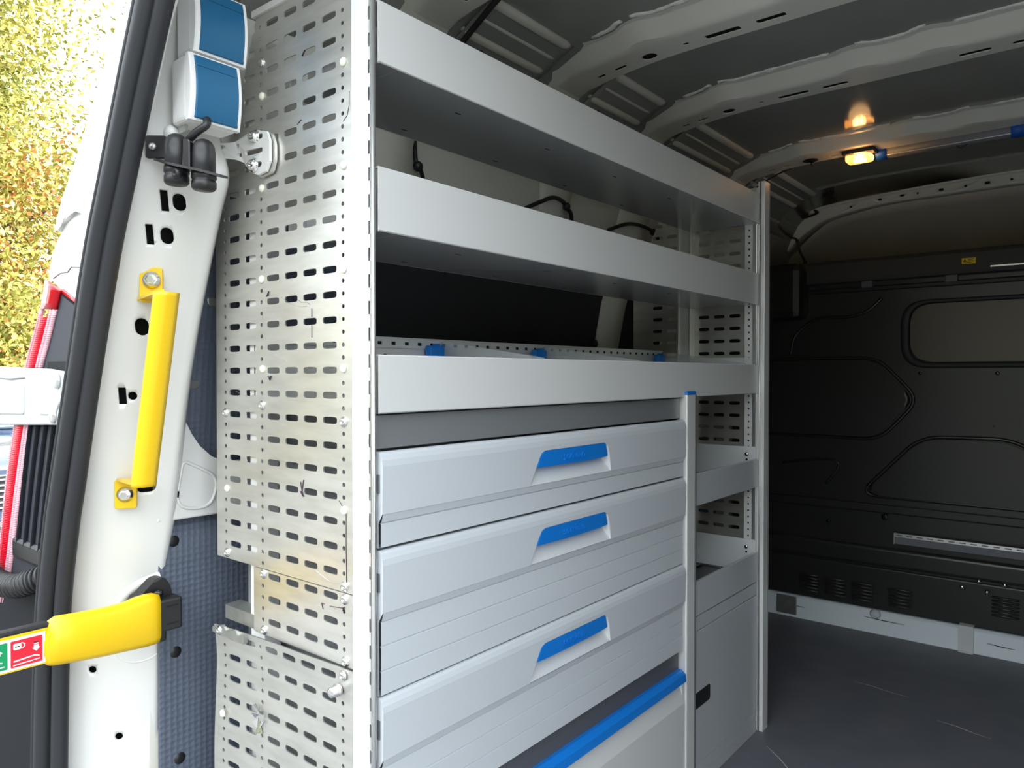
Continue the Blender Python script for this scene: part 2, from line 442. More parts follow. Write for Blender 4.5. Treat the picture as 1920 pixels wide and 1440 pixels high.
# roof over the cab beyond the header, closing the front
bm = BM(); rows = []
for y, dz in ((2.61, 0.0), (2.75, -.03), (2.9, -.10), (3.05, -.22), (3.12, -.45)):
    rows.append([(p.x - .02 if p.x < CX else p.x + .02, y, max(p.z + .02 + dz, 1.0)) for p in lowS])
loft(bm, rows); solidify(bm, .01)
cab = struct(obj('wall_cab', bm, 'cab_roof'), 'dim roof panel over the driver cab')

# bulkhead
bm = BM(); pts = [(-.56, -.03), (1.46, -.03), (1.46, 1.10), (1.32, 1.335), (-.42, 1.335), (-.56, 1.10)]
prism(bm, pts, lambda p, q, a: (p, a, q), YB + .03, YB)
wall_front = struct(obj('wall_front', bm, 'bulkhead_black'), 'black pressed-steel bulkhead')
fnB = lambda p, q, a: (p, a, q)
def emboss(name, pts, h=.016, r=.05, bev=.012, m_='bulkhead_black', base=YB):
    bm = BM(); prism(bm, round_poly(pts, r, 6), fnB, base + .002, base - h, bev=bev, seg=3)
    if name == 'pressed_panel':
        c = Vector((sum(p[0] for p in pts) / len(pts), sum(p[1] for p in pts) / len(pts))); q = []
        for p in pts:
            d_ = (Vector(p) - c); q.append(tuple(Vector(p) + d_.normalized() * .014))
        q = round_poly(q, r + .01, 6); path = [(a, base - .002, b) for a, b in q]; path += path[:2]
        obj('pressed_bead', T(path, .0065, 8), 'bulkhead_gloss', wall_front)
    return obj(name, bm, m_, wall_front)
def ring_bead(name, pts, r, rad=.006, closed=True, m_='bulkhead_gloss', base=YB):
    q = round_poly(pts, r, 6) if closed else [(p.x, p.z) for p in spline([(a, 0, b) for a, b in pts], 6)]
    path = [(a, base - .002, b) for a, b in q]
    if closed: path += path[:2]
    return obj(name, T(path, rad, 8), m_, wall_front)
# window opening: raised rim round a blanked pane
win = [(.137, 1.005), (.78, 1.005), (.78, 1.255), (.137, 1.255)]
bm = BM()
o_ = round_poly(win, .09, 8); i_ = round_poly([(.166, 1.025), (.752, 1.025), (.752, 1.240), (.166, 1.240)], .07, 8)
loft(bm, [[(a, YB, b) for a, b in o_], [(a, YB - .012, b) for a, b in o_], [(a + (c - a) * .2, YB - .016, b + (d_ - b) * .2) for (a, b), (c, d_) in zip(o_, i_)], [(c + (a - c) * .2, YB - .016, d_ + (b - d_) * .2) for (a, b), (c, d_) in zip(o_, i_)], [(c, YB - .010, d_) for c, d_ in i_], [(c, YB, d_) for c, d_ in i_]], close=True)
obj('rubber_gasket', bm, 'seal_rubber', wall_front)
emboss('window_blank', [(.168, 1.027), (.75, 1.027), (.75, 1.238), (.168, 1.238)], .010, .07, .003, 'window_plate')
emboss('pressed_panel', [(-.46, .742), (.055, .742), (.185, .888), (.045, 1.036), (-.46, 1.036)], .016, .05)
emboss('pressed_panel', [(.005, .520), (.72, .520), (.68, .60), (.49, .745), (.215, .745)], .016, .06)
emboss('pressed_panel', [(.555, .80), (.60, .80), (.72, .80), (.72, .96), (.56, .96), (.53, .88)], .008, .03)
ring_bead('pressed_bead', [(-.27, 1.06), (-.25, 1.14), (-.17, 1.20), (-.05, 1.205), (.02, 1.225), (.07, 1.27)], 0, .006, closed=False)
ring_bead('pressed_bead', [(-.30, .62), (-.14, .645), (-.085, .635), (-.09, .60), (-.13, .55)], 0, .005, closed=False)
# ledge line and the lower recessed strip
obj('ledge', B(-.46, 1.36, YB - .014, YB + .002, .455, .487, bev=.006), 'bulkhead_black', wall_front)
obj('lower_panel', B(-.44, 1.34, YB - .022, YB + .002, .255, .325, bev=.012, seg=3), 'bulkhead_black', wall_front)
obj('lower_panel', B(-.44, 1.34, YB - .010, YB + .002, .085, .245, bev=.006), 'bulkhead_black', wall_front)
for x in (-.23, -.13, -.03, .10, .43, .60, .77):
    hi = .205 if x > .3 else .175
    for k in range(6):
        z = hi - k * .0125
        bm = BM(); tube(bm, [(x, YB - .010, z), (x + .004, YB - .015, z), (x + .076, YB - .015, z), (x + .08, YB - .010, z)], [.002, .004, .004, .002], 6)
        obj('louvre', bm, 'bulkhead_black', wall_front)
sc_bm = BM(); lathe(sc_bm, [(.008, 0), (.008, -.003), (.005, -.007), (.0005, -.0075)], 'y', 10)
bh_bolt = placed('bolt', sc_bm, 'chrome', wall_front, (.3407, YB - .012, .223))
for x, z in ((.392, .2534), (.468, .2537), (.4166, .220)): copy_at(bh_bolt, wall_front, (x, YB - .018, z))
for x, z, r in ((.20, .985, .006), (.44, .985, .007), (.085, .44, .012), (-.12, .40, .008), (.43, .80, .003)):
    bm = BM(); lathe(bm, [(r, 0), (r, -.003), (r * .6, -.005), (.0004, -.004)], 'y', 12); placed('plug', bm, 'black_gloss', wall_front, (x, YB - .001, z))
# header box of the bulkhead with yellow sticker
hb = BM(); box(hb, -.46, 1.36, YB - .03, YB + .72, 1.335, 1.425, bev=.015); obj('header_box', hb, 'cab_dark', wall_front)
hb = BM(); box(hb, -.44, -.20, YB - .10, YB + .1, 1.20, 1.42, bev=.03); obj('corner_cover', hb, 'black_plastic', wall_front)
hb = BM(); box(hb, -.3, 1.2, YB - .015, YB + .03, 1.300, 1.318, bev=.006); obj('rubber_strip', hb, 'black_plastic', wall_front)
for x in (.02, .30, .58):
    hb = BM(); box(hb, x - .02, x + .02, YB - .02, YB + .01, 1.312, 1.338, bev=.003); obj('bracket', hb, 'grey_dark_plastic', wall_front)
obj('metal_strip', B(.42, .75, YB - .034, YB - .030, 1.353, 1.358), 'alu', wall_front)
# white edge of the side wall behind the rack end
obj('pillar_foot', B(-.40, -.33, 2.20, 2.33, 1.16, 1.20, bev=.012), 'rib_paint', wall_left)

# sill along the bulkhead foot
bm = BM(); prism(bm, [(2.385, 0), (2.42, 0), (2.42, .085), (2.40, .085), (2.392, .078)], lambda p, q, a: (a, p, q), -.46, 1.38)
sill = struct(obj('baseboard_front', bm, 'sill_paint'), 'pale grey-blue sill at the foot of the bulkhead')
bm = BM(); prism(bm, [(2.366, .001), (2.383, .001), (2.383, .088), (2.42, .088), (2.42, .094), (2.376, .094), (2.376, .006), (2.366, .006)], lambda p, q, a: (a, p, q), .335, .38, )
obj('clip', bm, 'recess_plastic', sill)
obj('clip', B(-.31, -.23, 2.380, 2.387, .01, .084, bev=.002), 'zinc_dull', sill)
for x0, x1, z in ((-.27, -.20, .05), (.02, .16, .057), (.42, .5, .045)):
    obj('scuff', T([(x0, 2.3865, z), ((x0 + x1) / 2, 2.3868, z - .003), (x1, 2.387, z - .004)], [.0006, .0016, .0005], 5), 'hole_dark', sill)
bm = BM(); lathe(bm, [(.02, 0), (.016, -.006), (.006, -.009), (.0005, -.009)], 'y', 12); placed('bump', bm, 'grey_plastic', sill, (0.06, 2.391, .072))

# ------------------------------------------------------------------ left wall linings
def lining(name, y0, y1, z0, z1, off, m_, nz=10):
    rows = []
    for i in range(nz + 1):
        z = z0 + (z1 - z0) * i / nz; x = sx_at(z) + off
        rows.append([(x, y0 + .0, z), (x, y0 + .003, z), (x, y1 - .003, z), (x, y1, z)])
    bm = BM(); loft(bm, rows); solidify(bm, .005); return obj(name, bm, m_, wall_left)
lower_clad = lining('cladding_panel', -.055, 2.2, 0, .735, .030, 'cladding')
upper_clad = lining('cladding_panel', -.03, .30, .80, 1.285, .018, 'cladding')
lining('cladding_panel', .302, 1.25, .80, 1.29, .018, 'cladding_black')
lining('cladding_panel', 1.40, 1.66, .80, 1.29, .018, 'cladding_black')
lining('cladding_panel', 1.86, 2.40, .80, 1.29, .018, 'cladding_black')
# body pillars between the lining panels
def body_pillar(y0, y1, z0, z1, off):
    rows = []
    for i in range(13):
        z = z0 + (z1 - z0) * i / 12; x = sx_at(z); w = .02 * math.sin(i * .5)
        rows.append([(x, y0 - .02 + w, z), (x + off, y0 + .005 + w, z), (x + off + .006, (y0 + y1) / 2, z), (x + off, y1 - .005, z), (x, y1 + .015, z)])
    bm = BM(); loft(bm, rows); solidify(bm, .004); return obj('body_pillar', bm, 'rib_paint', wall_left)
body_pillar(1.26, 1.39, .75, 1.58, .028); body_pillar(.86, .97, 1.295, 1.58, .03); body_pillar(.28, .40, 1.295, 1.58, .03); body_pillar(1.75, 1.85, .75, 1.58, .03)
for z, off in ((1.50, .006), (1.455, .008), (1.42, .006), (1.33, .006)):
    for ya, yb in ((.43, .83), (1.0, 1.24), (1.42, 1.72)):
        x = sx_at(z); obj('wall_bead', T([(x, ya, z), (x + off * .5, ya + .03, z), (x + off * .5, yb - .03, z), (x, yb, z)], [.002, .008, .008, .002], 8), 'rib_paint', wall_left)
bm = BM(); lathe(bm, [(.013, 0), (.012, .004), (.004, .006), (.0005, .006)], 'x', 14)
pb = placed('push_rivet', bm, 'black_plastic', wall_left, (-.462, 1.245, 1.075))
for y, z in ((-.0287, .6964), (-.0262, .505), (-.0199, .3185)):
    c = copy_at(pb, wall_left, (-.4995, y, z))
for y, z in ((.028, 1.115), (.002, .971)):
    bm = BM(); prism(bm, rrect(y, z, .026, .030, .008, 3), lambda p, q, a: (a, p, q), sx_at(z) + .018, sx_at(z) + .023, bev=.002)
    obj('lining_clip', bm, 'zinc_dull', wall_left)
bm = BM(); lathe(bm, [(.0035, 0), (.0035, .001), (.0005, .001)], 'x', 10); placed('screw_hole', bm, 'hole_dark', wall_left, (-.4998, -.0214, .6675))
# inner sheet under the upper opening
pts = [(-.065, .735), (.40, .735), (.40, .815), (.05, .826), (.0316, .838), (.010, .858), (-.008, .880), (-.020, .905), (-.025, .94), (-.045, .97), (-.065, .98)]
bm = BM(); prism(bm, pts, lambda p, q, a: (a, p, q), -.492, -.478, bev=.003)
inner_sheet = obj('inner_sheet', bm, 'white_paint', wall_left)
loop = round_poly([(-.035, .755), (.03, .748), (.045, .80), (.0, .825), (-.02, .835)], .03, 5)
obj('pressed_bead', T([(-.478, a, b) for a, b in loop + loop[:2]], .003, 6), 'white_paint', wall_left)

# ------------------------------------------------------------------ rear corner pillar
Btab = smooth_tab([(-.06, -.60), (.15, -.60), (.326, -.596), (.577, -.583), (.70, -.556), (.803, -.5225), (.99, -.459), (1.157, -.3945), (1.273, -.335), (1.3825, -.2786), (1.48, -.223), (1.60, -.145), (1.72, -.06)])
Atab = smooth_tab([(-.06, -.535), (.30, -.524), (.52, -.510), (.64, -.500), (.72, -.483), (.81, -.464), (.94, -.435), (1.06, -.398), (1.165, -.357), (1.24, -.325), (1.29, -.303), (1.345, -.325), (1.42, -.335), (1.53, -.325), (1.60, -.27), (1.70, -.20)])
def pillar_pt(z, t):      # t 0 = seal side, 1 = inner edge
    xb, xa = interp(Btab, z), interp(Atab, z)
    k = max(0.0, min(1.0, (z - 1.29) / .05)); e = 1 - .62 * k
    y = -.165 + .115 * t; x = xb + (xa - xb) * t ** e + .012 * math.sin(math.pi * t) * (1 - k)
    return Vector((x, y, z))
rows = []
zs = [-.06 + 1.76 * i / 150 for i in range(151)]
for z in zs:
    xb, xa = interp(Btab, z), interp(Atab, z)
    r = [(xb - .07, -.175, z), (xb - .02, -.178, z), (xb - .006, -.176, z)]
    r += [tuple(pillar_pt(z, t)) for t in [k_ / 24 for k_ in range(25)]]
    lim = .055 if z > .9 else max(.012, .055 * (z - .7) / .2) if z > .7 else .012
    kb = max(0.0, min(1.0, (z - .64) / .10))
    for p_, q_ in (((.001, -.043), (-.001, -.046)), ((-.005, -.035), (-.006, -.043)), ((-.018, -.026), (-.03, -.040)), ((-.05, -.020), (-.06, -.038))):
        r.append((xa + p_[0] * kb + q_[0] * (1 - kb), p_[1] * kb + q_[1] * (1 - kb), z))
    rows.append(r)
bm = BM(); loft(bm, rows); solidify(bm, .003)
d_pillar = struct(obj('wall_rear', bm, 'white_paint'), 'white painted rear corner pillar of the van')
cb = BM()
nrm = Vector((.80, -.60, 0)); tan = Vector((.60, .80, 0))
def pillar_near(x, z):    # point on the pillar face at given x and z
    best = min((abs(pillar_pt(z, t / 50).x - x), t / 50) for t in range(51)); return pillar_pt(z, best[1])
def pillar_hole(t, z, w, h, kind):
    c = pillar_pt(z, t); pts = rrect(0, 0, w, h, min(w, h) * (.49 if kind == 'o' else .08), 5)
    prism(cb, pts, lambda p, q, a: tuple(c + tan * p + Vector((0, 0, 1)) * q + nrm * a), -.02, .02)
for t, z, w, h, k in ((.40, 1.2367, .010, .028, 'r'), (.57, 1.2371, .017, .023, 'o'), (.32, 1.1893, .010, .028, 'r'), (.51, 1.1894, .017, .023, 'o'), (.41, 1.0552, .019, .026, 'o'),
                      (.31, .9488, .011, .026, 'r'), (.42, .9486, .013, .013, 'o'), (.27, .493, .012, .012, 'o'), (.56, .3748, .012, .012, 'o'), (.70, .800, .03, .020, 'o')):
    pillar_hole(t, z, w, h, k)
bool_cut(d_pillar, cb)
bm = BM(); loft(bm, [[tuple(pillar_pt(z, t) + Vector((-.022, .010, 0))) for t in (.05, .3, .6, .95)] for z in [.0 + 1.3 * i / 26 for i in range(27)]]); obj('pillar_shade_sheet', bm, 'hole_dark', d_pillar)  # near-black sheet stands for the shade seen through the pillar holes
# pressed rims on the pillar: latch recess and handle seats
rim = [pillar_pt(.643, 1.0), pillar_pt(.640, .93), pillar_pt(.632, .75), pillar_pt(.615, .58), pillar_pt(.588, .47), pillar_pt(.56, .45)]
obj('recess_rim', T(spline([tuple(p) for p in rim], 6), .009, 10), 'white_paint', d_pillar)
rim = [pillar_pt(.53, .48), pillar_pt(.508, .55), pillar_pt(.498, .72), pillar_pt(.500, .9), pillar_pt(.507, 1.0)]
obj('recess_rim', T(spline([tuple(p) for p in rim], 6), .0035, 8), 'white_paint', d_pillar)
for t0, z0, dz in ((.36, .815, -1), (.36, 1.07, 1)):
    loop = [pillar_pt(z0 - .03 * dz * -1, t0 - .05), pillar_pt(z0, t0 - .06), pillar_pt(z0 + .008, t0 + .02), pillar_pt(z0 + .006, t0 + .16)]
    obj('seat_rim', T(spline([tuple(p) for p in loop], 6), .0028, 8), 'white_paint', d_pillar)
# crease across the pillar
for z in (1.09, .928):
    obj('pressed_bead', T([tuple(pillar_pt(z, t) + Vector((-.001, .001, 0))) for t in (.1, .3, .5, .7, .95)], .002, 6), 'white_paint', d_pillar)
# rest of the rear frame: far side and the roof edge
bm = BM(); rows = []
for z in zs[::10]:
    xb, xa = interp(Btab, z), interp(Atab, z)
    rows.append([(2 * CX - xb, -.17, z), (2 * CX - xa - .01, -.10, z), (2 * CX - xa, -.05, z), (2 * CX - xa + .06, .02, z)])
loft(bm, rows); solidify(bm, -.004); obj('far_pillar', bm, 'white_paint', d_pillar)
bm = BM(); rows = []
for i in range(25):
    x = -.32 + 1.54 * i / 24; xx = min(x, 2 * CX - x); z = 1.59 + .105 * min(1, (xx + .32) / .42) ** .5
    rows.append([(x, -.20, z + .17), (x, -.20, z + .10), (x, -.15, z + .088), (x, -.06, z + .075), (x, .0, z + .055), (x, .035, z + .036)])
loft(bm, rows); solidify(bm, .004); obj('roof_edge', bm, 'white_paint', d_pillar)

# door seal: two rubber tubes following the opening
inner = [(-.575, -.183, -.03), (-.575, -.183, .15), (-.567, -.183, .345), (-.55, -.183, .592), (-.513, -.183, .742), (-.489, -.183, .808), (-.424, -.183, .989), (-.36, -.183, 1.151), (-.304, -.183, 1.263), (-.25, -.183, 1.368), (-.198, -.183, 1.462), (-.13, -.183, 1.575), (-.04, -.183, 1.69), (.13, -.183, 1.765), (.45, -.183, 1.78)]
outer = [(-.605, -.197, -.03), (-.605, -.197, .15), (-.597, -.197, .341), (-.574, -.197, .590), (-.535, -.197, .745), (-.512, -.197, .808), (-.440, -.197, .989), (-.376, -.197, 1.151), (-.319, -.197, 1.262), (-.264, -.197, 1.368), (-.213, -.197, 1.462), (-.145, -.197, 1.59), (-.055, -.197, 1.71), (.13, -.197, 1.785), (.45, -.197, 1.80)]
seal = thing('door_seal', (-.6, -.19, -.03), 'black rubber double door seal running up the white rear pillar', 'seal')
for nm, p, r in (('seal_bulb', inner, .0125), ('seal_lip', outer, .0140)):
    pp_ = spline(p, 8); pp_ += [Vector((2 * CX - q.x, q.y, q.z)) for q in reversed(pp_[:-1])]
    obj(nm, T(pp_, r, 14), 'seal_rubber', seal)
pp_ = [q + Vector((-.010, -.010, 0)) for q in spline(outer, 8)]
obj('seal_fin', T(pp_, .005, 8), 'seal_rubber', seal)

# ------------------------------------------------------------------ outer body corner, tail lamp, hinge arm, hose
fnY = lambda p, q, a: (p, a, q)
up = [(-.287, 1.49), (-.321, 1.471), (-.356, 1.437), (-.392, 1.401), (-.425, 1.354), (-.481, 1.301), (-.527, 1.259), (-.567, 1.214), (-.552, 1.209), (-.539, 1.219), (-.513, 1.224), (-.492, 1.234), (-.478, 1.231), (-.40, 1.205), (-.345, 1.27), (-.245, 1.46), (-.09, 1.66), (.0, 1.80), (-.06, 1.80), (-.18, 1.64)]
bm = BM(); prism(bm, up, fnY, -.150, -.186, bev=.005)
bc = obj('outer_corner', bm, 'white_paint'); struct(bc, 'white outer body corner above the red tail lamp'); bc.name = 'wall_outer'
lowp = [(-.54, 1.222), (-.553, 1.213), (-.576, 1.190), (-.594, 1.166), (-.615, 1.140), (-.562, 1.121), (-.515, 1.106), (-.478, 1.092), (-.445, 1.08), (-.42, 1.12), (-.385, 1.20), (-.40, 1.26)]
bm = BM(); prism(bm, lowp, fnY, -.150, -.179, bev=.006); obj('corner_panel', bm, 'white_paint', bc)
obj('panel_joint', T([(-.585, -.1797, 1.138), (-.554, -.1797, 1.144), (-.526, -.1797, 1.143), (-.511, -.1797, 1.150), (-.455, -.1797, 1.144)], .0010, 5), 'grey_dark_panel', bc)
# outer side skin running forward
rows = []
for z, x in ((-.1, -.86), (.3, -.88), (.6, -.86), (.8, -.77), (1.0, -.66), (1.2, -.56), (1.4, -.44), (1.6, -.38), (1.75, -.25), (1.80, -.05)):
    rows.append([(x + .06, -.150, z), (x + .01, -.10, z), (x, .6, z), (x, 2.9, z)])
bm = BM(); loft(bm, rows); solidify(bm, -.006); obj('outer_skin', bm, 'white_paint', bc)
# dark recessed panel between lamp and seal
dp = [(-.58, 1.12), (-.50, 1.09), (-.44, 1.07), (-.47, .98), (-.53, .86), (-.575, .73), (-.60, .60), (-.62, .42), (-.63, .2), (-.63, -.1), (-.92, -.1), (-.92, .45), (-.84, .588), (-.80, .692), (-.745, .889), (-.655, .993)]
bm = BM(); prism(bm, dp, fnY, -.150, -.1815); smoke = obj('lamp_surround', bm, 'smoke_panel', bc)
obj('latch_slot', B(-.605, -.475, -.1825, -.181, .975, 1.003, bev=.0004), 'hole_dark', bc)
for k in range(4):
    dx = .034 * k
    obj('jamb_rib', T(spline([(-.672 + dx, -.1815, .91), (-.684 + dx, -.1815, .88), (-.714 + dx, -.1815, .79), (-.740 + dx, -.1815, .70), (-.744 + dx, -.1815, .685)], 4), .0060, 8, sy=.6), 'bumper', bc)
bm = BM(); box(bm, -.77, -.625, -.187, -.170, .655, .695, bev=.008, seg=3); obj('step_pad', bm, 'black_plastic', bc)
bm = BM(); box(bm, -.95, -.635, -.186, -.16, .50, .62, bev=.01, seg=3); obj('bumper_top', bm, 'bumper', bc)
bm = BM(); box(bm, -.96, -.645, -.186, -.15, -.35, .49, bev=.015, seg=3); obj('bumper_corner', bm, 'bumper', bc)

lensL = [(-.603, 1.136), (-.625, 1.09), (-.665, 1.038), (-.698, .993), (-.753, .890), (-.797, .791), (-.828, .691), (-.853, .628), (-.885, .552)]
lensR = [(-.543, 1.115), (-.561, 1.086), (-.594, 1.036), (-.625, .993), (-.681, .893), (-.721, .798), (-.758, .700), (-.779, .640), (-.814, .566)]
lamp = thing('tail_lamp', (-.85, -.185, .55), 'tall narrow red and clear tail lamp beside the door seal', 'tail lamp')
def strip(a, b, i0, i1, ya, yb, m_, name):
    L_ = spline([((1 - a) * l[0] + a * r[0], 0, (1 - a) * l[1] + a * r[1]) for l, r in zip(lensL, lensR)], 4)[i0:i1]
    R_ = spline([((1 - b) * l[0] + b * r[0], 0, (1 - b) * l[1] + b * r[1]) for l, r in zip(lensL, lensR)], 4)[i0:i1]
    bm = BM(); rows = [[(l.x, ya, l.z), (l.x, yb, l.z), ((l.x + r.x) / 2, yb - .003, (l.z + r.z) / 2), (r.x, yb, r.z), (r.x, ya, r.z)] for l, r in zip(L_, R_)]
    V = loft(bm, rows, close=True); bm.faces.new(V[0]); bm.faces.new(V[-1][::-1]); return obj(name, bm, m_, lamp)
strip(0, 1, 0, 5, -.1812, -.186, 'red_dark_lens', 'top_lens'); strip(.12, .68, 5, 33, -.1812, -.187, 'red_lens', 'red_lens')
strip(0, .12, 4, 33, -.1812, -.185, 'clear_lens', 'clear_edge'); strip(.68, .80, 4, 33, -.1812, -.185, 'clear_lens', 'clear_edge'); strip(.80, 1, 4, 33, -.1812, -.184, 'clear_lens', 'clear_edge')
bm = BM(); tube(bm, [(-.545, -.178, 1.114), (-.50, -.178, 1.097), (-.47, -.178, 1.085)], [.005, .004, .002], 8); obj('red_tail', bm, 'red_dark_lens', lamp)

arm = thing('hinge_arm', (-.65, -.20, .89), 'white cast metal door hinge arm running behind the black seal', 'hinge arm')
ap = round_poly([(-1.05, .880), (-.507, .904), (-.478, .985), (-.56, .991), (-1.05, 1.002)], .004, 2)
bm = BM(); prism(bm, ap, fnY, -.1915, -.1985, bev=.003, seg=2); body = obj('arm_body', bm, 'cast_white', arm)
bm = BM(); prism(bm, round_poly([(-.793, .911), (-.660, .915), (-.655, .970), (-.793, .970)], .006, 3), fnY, -.196, -.2005, bev=.002); obj('raised_pad', bm, 'cast_white', arm)
bm = BM(); prism(bm, round_poly([(-.95, .905), (-.803, .909), (-.803, .966), (-.95, .966)], .006, 3), fnY, -.196, -.2015, bev=.002); obj('raised_pad', bm, 'cast_white', arm)
bm = BM(); prism(bm, round_poly([(-.60, .918), (-.52, .920), (-.505, .944), (-.54, .946)], .012, 4), fnY, -.196, -.2005, bev=.003); obj('raised_pad', bm, 'cast_white', arm)
bm = BM(); lathe(bm, [(.012, 0), (.012, -.003), (.008, -.005), (.0005, -.004)], 'y', 14)
s1 = placed('screw', bm, 'alu', arm, (-.515, -.1985, .972)); copy_at(s1, arm, (-.532, -.1985, .918))
obj('cast_groove', T([(-.80, -.1990, .977), (-.72, -.1995, .975), (-.655, -.1990, .9765)], [.001, .0025, .001], 6), 'grey_dark_panel', arm)

# corrugated cable hose
ctl = spline([(-.97, -.215, .80), (-.889, -.215, .715), (-.841, -.215, .655), (-.80, -.215, .630), (-.741, -.213, .622), (-.671, -.208, .628), (-.620, -.19, .645), (-.60, -.17, .655)], 12)
pth = []; rr = []
for i in range(len(ctl) - 1):
    for k in range(4): pth.append(ctl[i].lerp(ctl[i + 1], k / 4))
s_acc = 0
for i, p in enumerate(pth):
    if i: s_acc += (p - pth[i - 1]).length
    rr.append(.0175 + .0035 * (1 if math.sin(2 * math.pi * s_acc / .0085) > 0 else -1) * min(1, abs(math.sin(2 * math.pi * s_acc / .0085)) * 1.6))
tag(obj('corrugated_hose', T(pth, rr, 16), 'black_plastic'), 'black corrugated cable hose hanging below the white hinge arm', 'hose')

# ------------------------------------------------------------------ yellow grab handle on the pillar
gh = thing('grab_handle', (-.49, -.11, .78), 'bright yellow steel grab handle bolted upright to the white pillar', 'handle')
def pil_plate(cz, ct, w, h, name, m_, th=.004, lift=.001):
    c = pillar_pt(cz, ct); bm = BM()
    prism(bm, rrect(0, 0, w, h, .003, 2), lambda p, q, a: tuple(c + tan * p + Vector((0, 0, 1)) * q + nrm * (a + lift + .008)), -.006, th, bev=.001)
    return obj(name, bm, m_, gh)
pil_plate(1.117, .45, .032, .052, 'tab', 'yellow'); pil_plate(.790, .49, .032, .046, 'tab', 'yellow')
top, bot = Vector((-.290, -.140, 1.098)), Vector((-.3655, -.140, .816))
rows = []
prof = [(-.017, .010), (-.016, -.002), (-.009, -.012), (.0, -.015), (.009, -.012), (.016, -.002), (.017, .010), (.014, .010), (.012, .0), (.0, -.009), (-.012, .0), (-.014, .010)]
u_ = Vector((.78, .62, 0)).normalized(); w_ = Vector((-.62, .78, 0))
for t in (0, .02, .5, .98, 1.0):
    c = top.lerp(bot, t); k = 1
    rows.append([tuple(c + u_ * p * k + w_ * q * k) for p, q in prof])
bm = BM(); V = loft(bm, rows, close=True); bm.faces.new(V[0]); bm.faces.new(V[-1][::-1]); obj('bar', bm, 'yellow', gh)
# webs joining bar ends and tabs
for a, b in ((top, pillar_pt(1.094, .45)), (bot, pillar_pt(.812, .49))):
    bm = BM(); b2 = b + nrm * .010
    pts3 = [a - u_ * .017 + w_ * .008, a + u_ * .004 - w_ * .01, b2 + tan * .016, b2 - tan * .016]
    lo = [bm.verts.new(p) for p in pts3]; hi = [bm.verts.new(p + Vector((0, 0, .004))) for p in pts3]
    bm.faces.new(lo); bm.faces.new(hi[::-1])
    for i in range(4): bm.faces.new((lo[i], hi[i], hi[(i + 1) % 4], lo[(i + 1) % 4]))
    obj('web', bm, 'yellow', gh)
def flange_bolt():
    bm = BM(); lathe(bm, [(.0125, 0), (.0125, .002), (.009, .004), (.009, .0045)], 'x', 20)
    pts = [(.0075 * math.cos(math.pi / 3 * i), .0075 * math.sin(math.pi / 3 * i)) for i in range(6)]
    prism(bm, pts, lambda p, q, a: (a, p, q), .003, .011, bev=.0015); return bm
rz = math.atan2(nrm.y, nrm.x)
gb = placed('bolt', flange_bolt(), 'chrome', gh, tuple(pillar_pt(1.124, .45) + nrm * .013), smooth=False, rot=(0, 0, rz))
copy_at(gb, gh, tuple(pillar_pt(.790, .49) + nrm * .013), (0, 0, rz))

# ------------------------------------------------------------------ yellow door-stay lever with sign
lv = thing('stay_lever', (-.42, -.09, .55), 'yellow sleeved door stay lever with green and red lock pictogram sticker', 'lever')
rows = []
for y, zt, zb, x, th in ((-.262, .610, .584, -.423, .014), (-.252, .612, .580, -.423, .018), (-.250, .622, .5705, -.422, .022), (-.246, .630, .5685, -.421, .024), (-.236, .6350, .567, -.420, .025), (-.21, .6335, .565, -.418, .026), (-.176, .6325, .562, -.417, .026), (-.145, .6325, .560, -.418, .026), (-.125, .636, .558, -.420, .025), (-.110, .637, .557, -.421, .024), (-.098, .636, .556, -.423, .022), (-.088, .632, .557, -.426, .018), (-.085, .626, .562, -.429, .012)):
    rows.append([(x + a * th, y, zb + (zt - zb) * b) for a, b in ((-.5, .08), (-.5, .92), (-.3, 1), (.2, 1), (.5, .86), (.5, .12), (.2, 0), (-.3, 0))])
bm = BM(); V = loft(bm, rows, close=True); bm.faces.new(V[0]); bm.faces.new(V[-1][::-1]); obj('sleeve', bm, 'yellow', lv)
bm = BM(); box(bm, -.432, -.416, -.45, -.245, .575, .632, bev=.005); obj('bar', bm, 'black_plastic', lv)
obj('yellow_border', B(-.4165, -.4152, -.45, -.2495, .5745, .6245), 'yellow', lv)
stk = obj('sticker', B(-.4155, -.4145, -.42, -.2525, .5765, .6205, bev=.0004), 'sticker_white', lv)
fnX = lambda p, q, a: (a, p, q)
def sk(pts, m_, name, d0=-.4146, d1=-.4140):
    bm = BM(); prism(bm, pts, fnX, d0, d1); return obj(name, bm, m_, stk)
sk(rrect(-.2757, .5985, .0385, .0365, .0012, 2), 'sticker_red', 'red_field'); sk(rrect(-.3180, .5985, .0385, .0365, .0012, 2), 'sticker_green', 'green_field'); sk(rrect(-.3600, .5985, .0385, .0365, .0012, 2), 'sticker_red', 'red_field')
D0, D1 = -.4142, -.4136
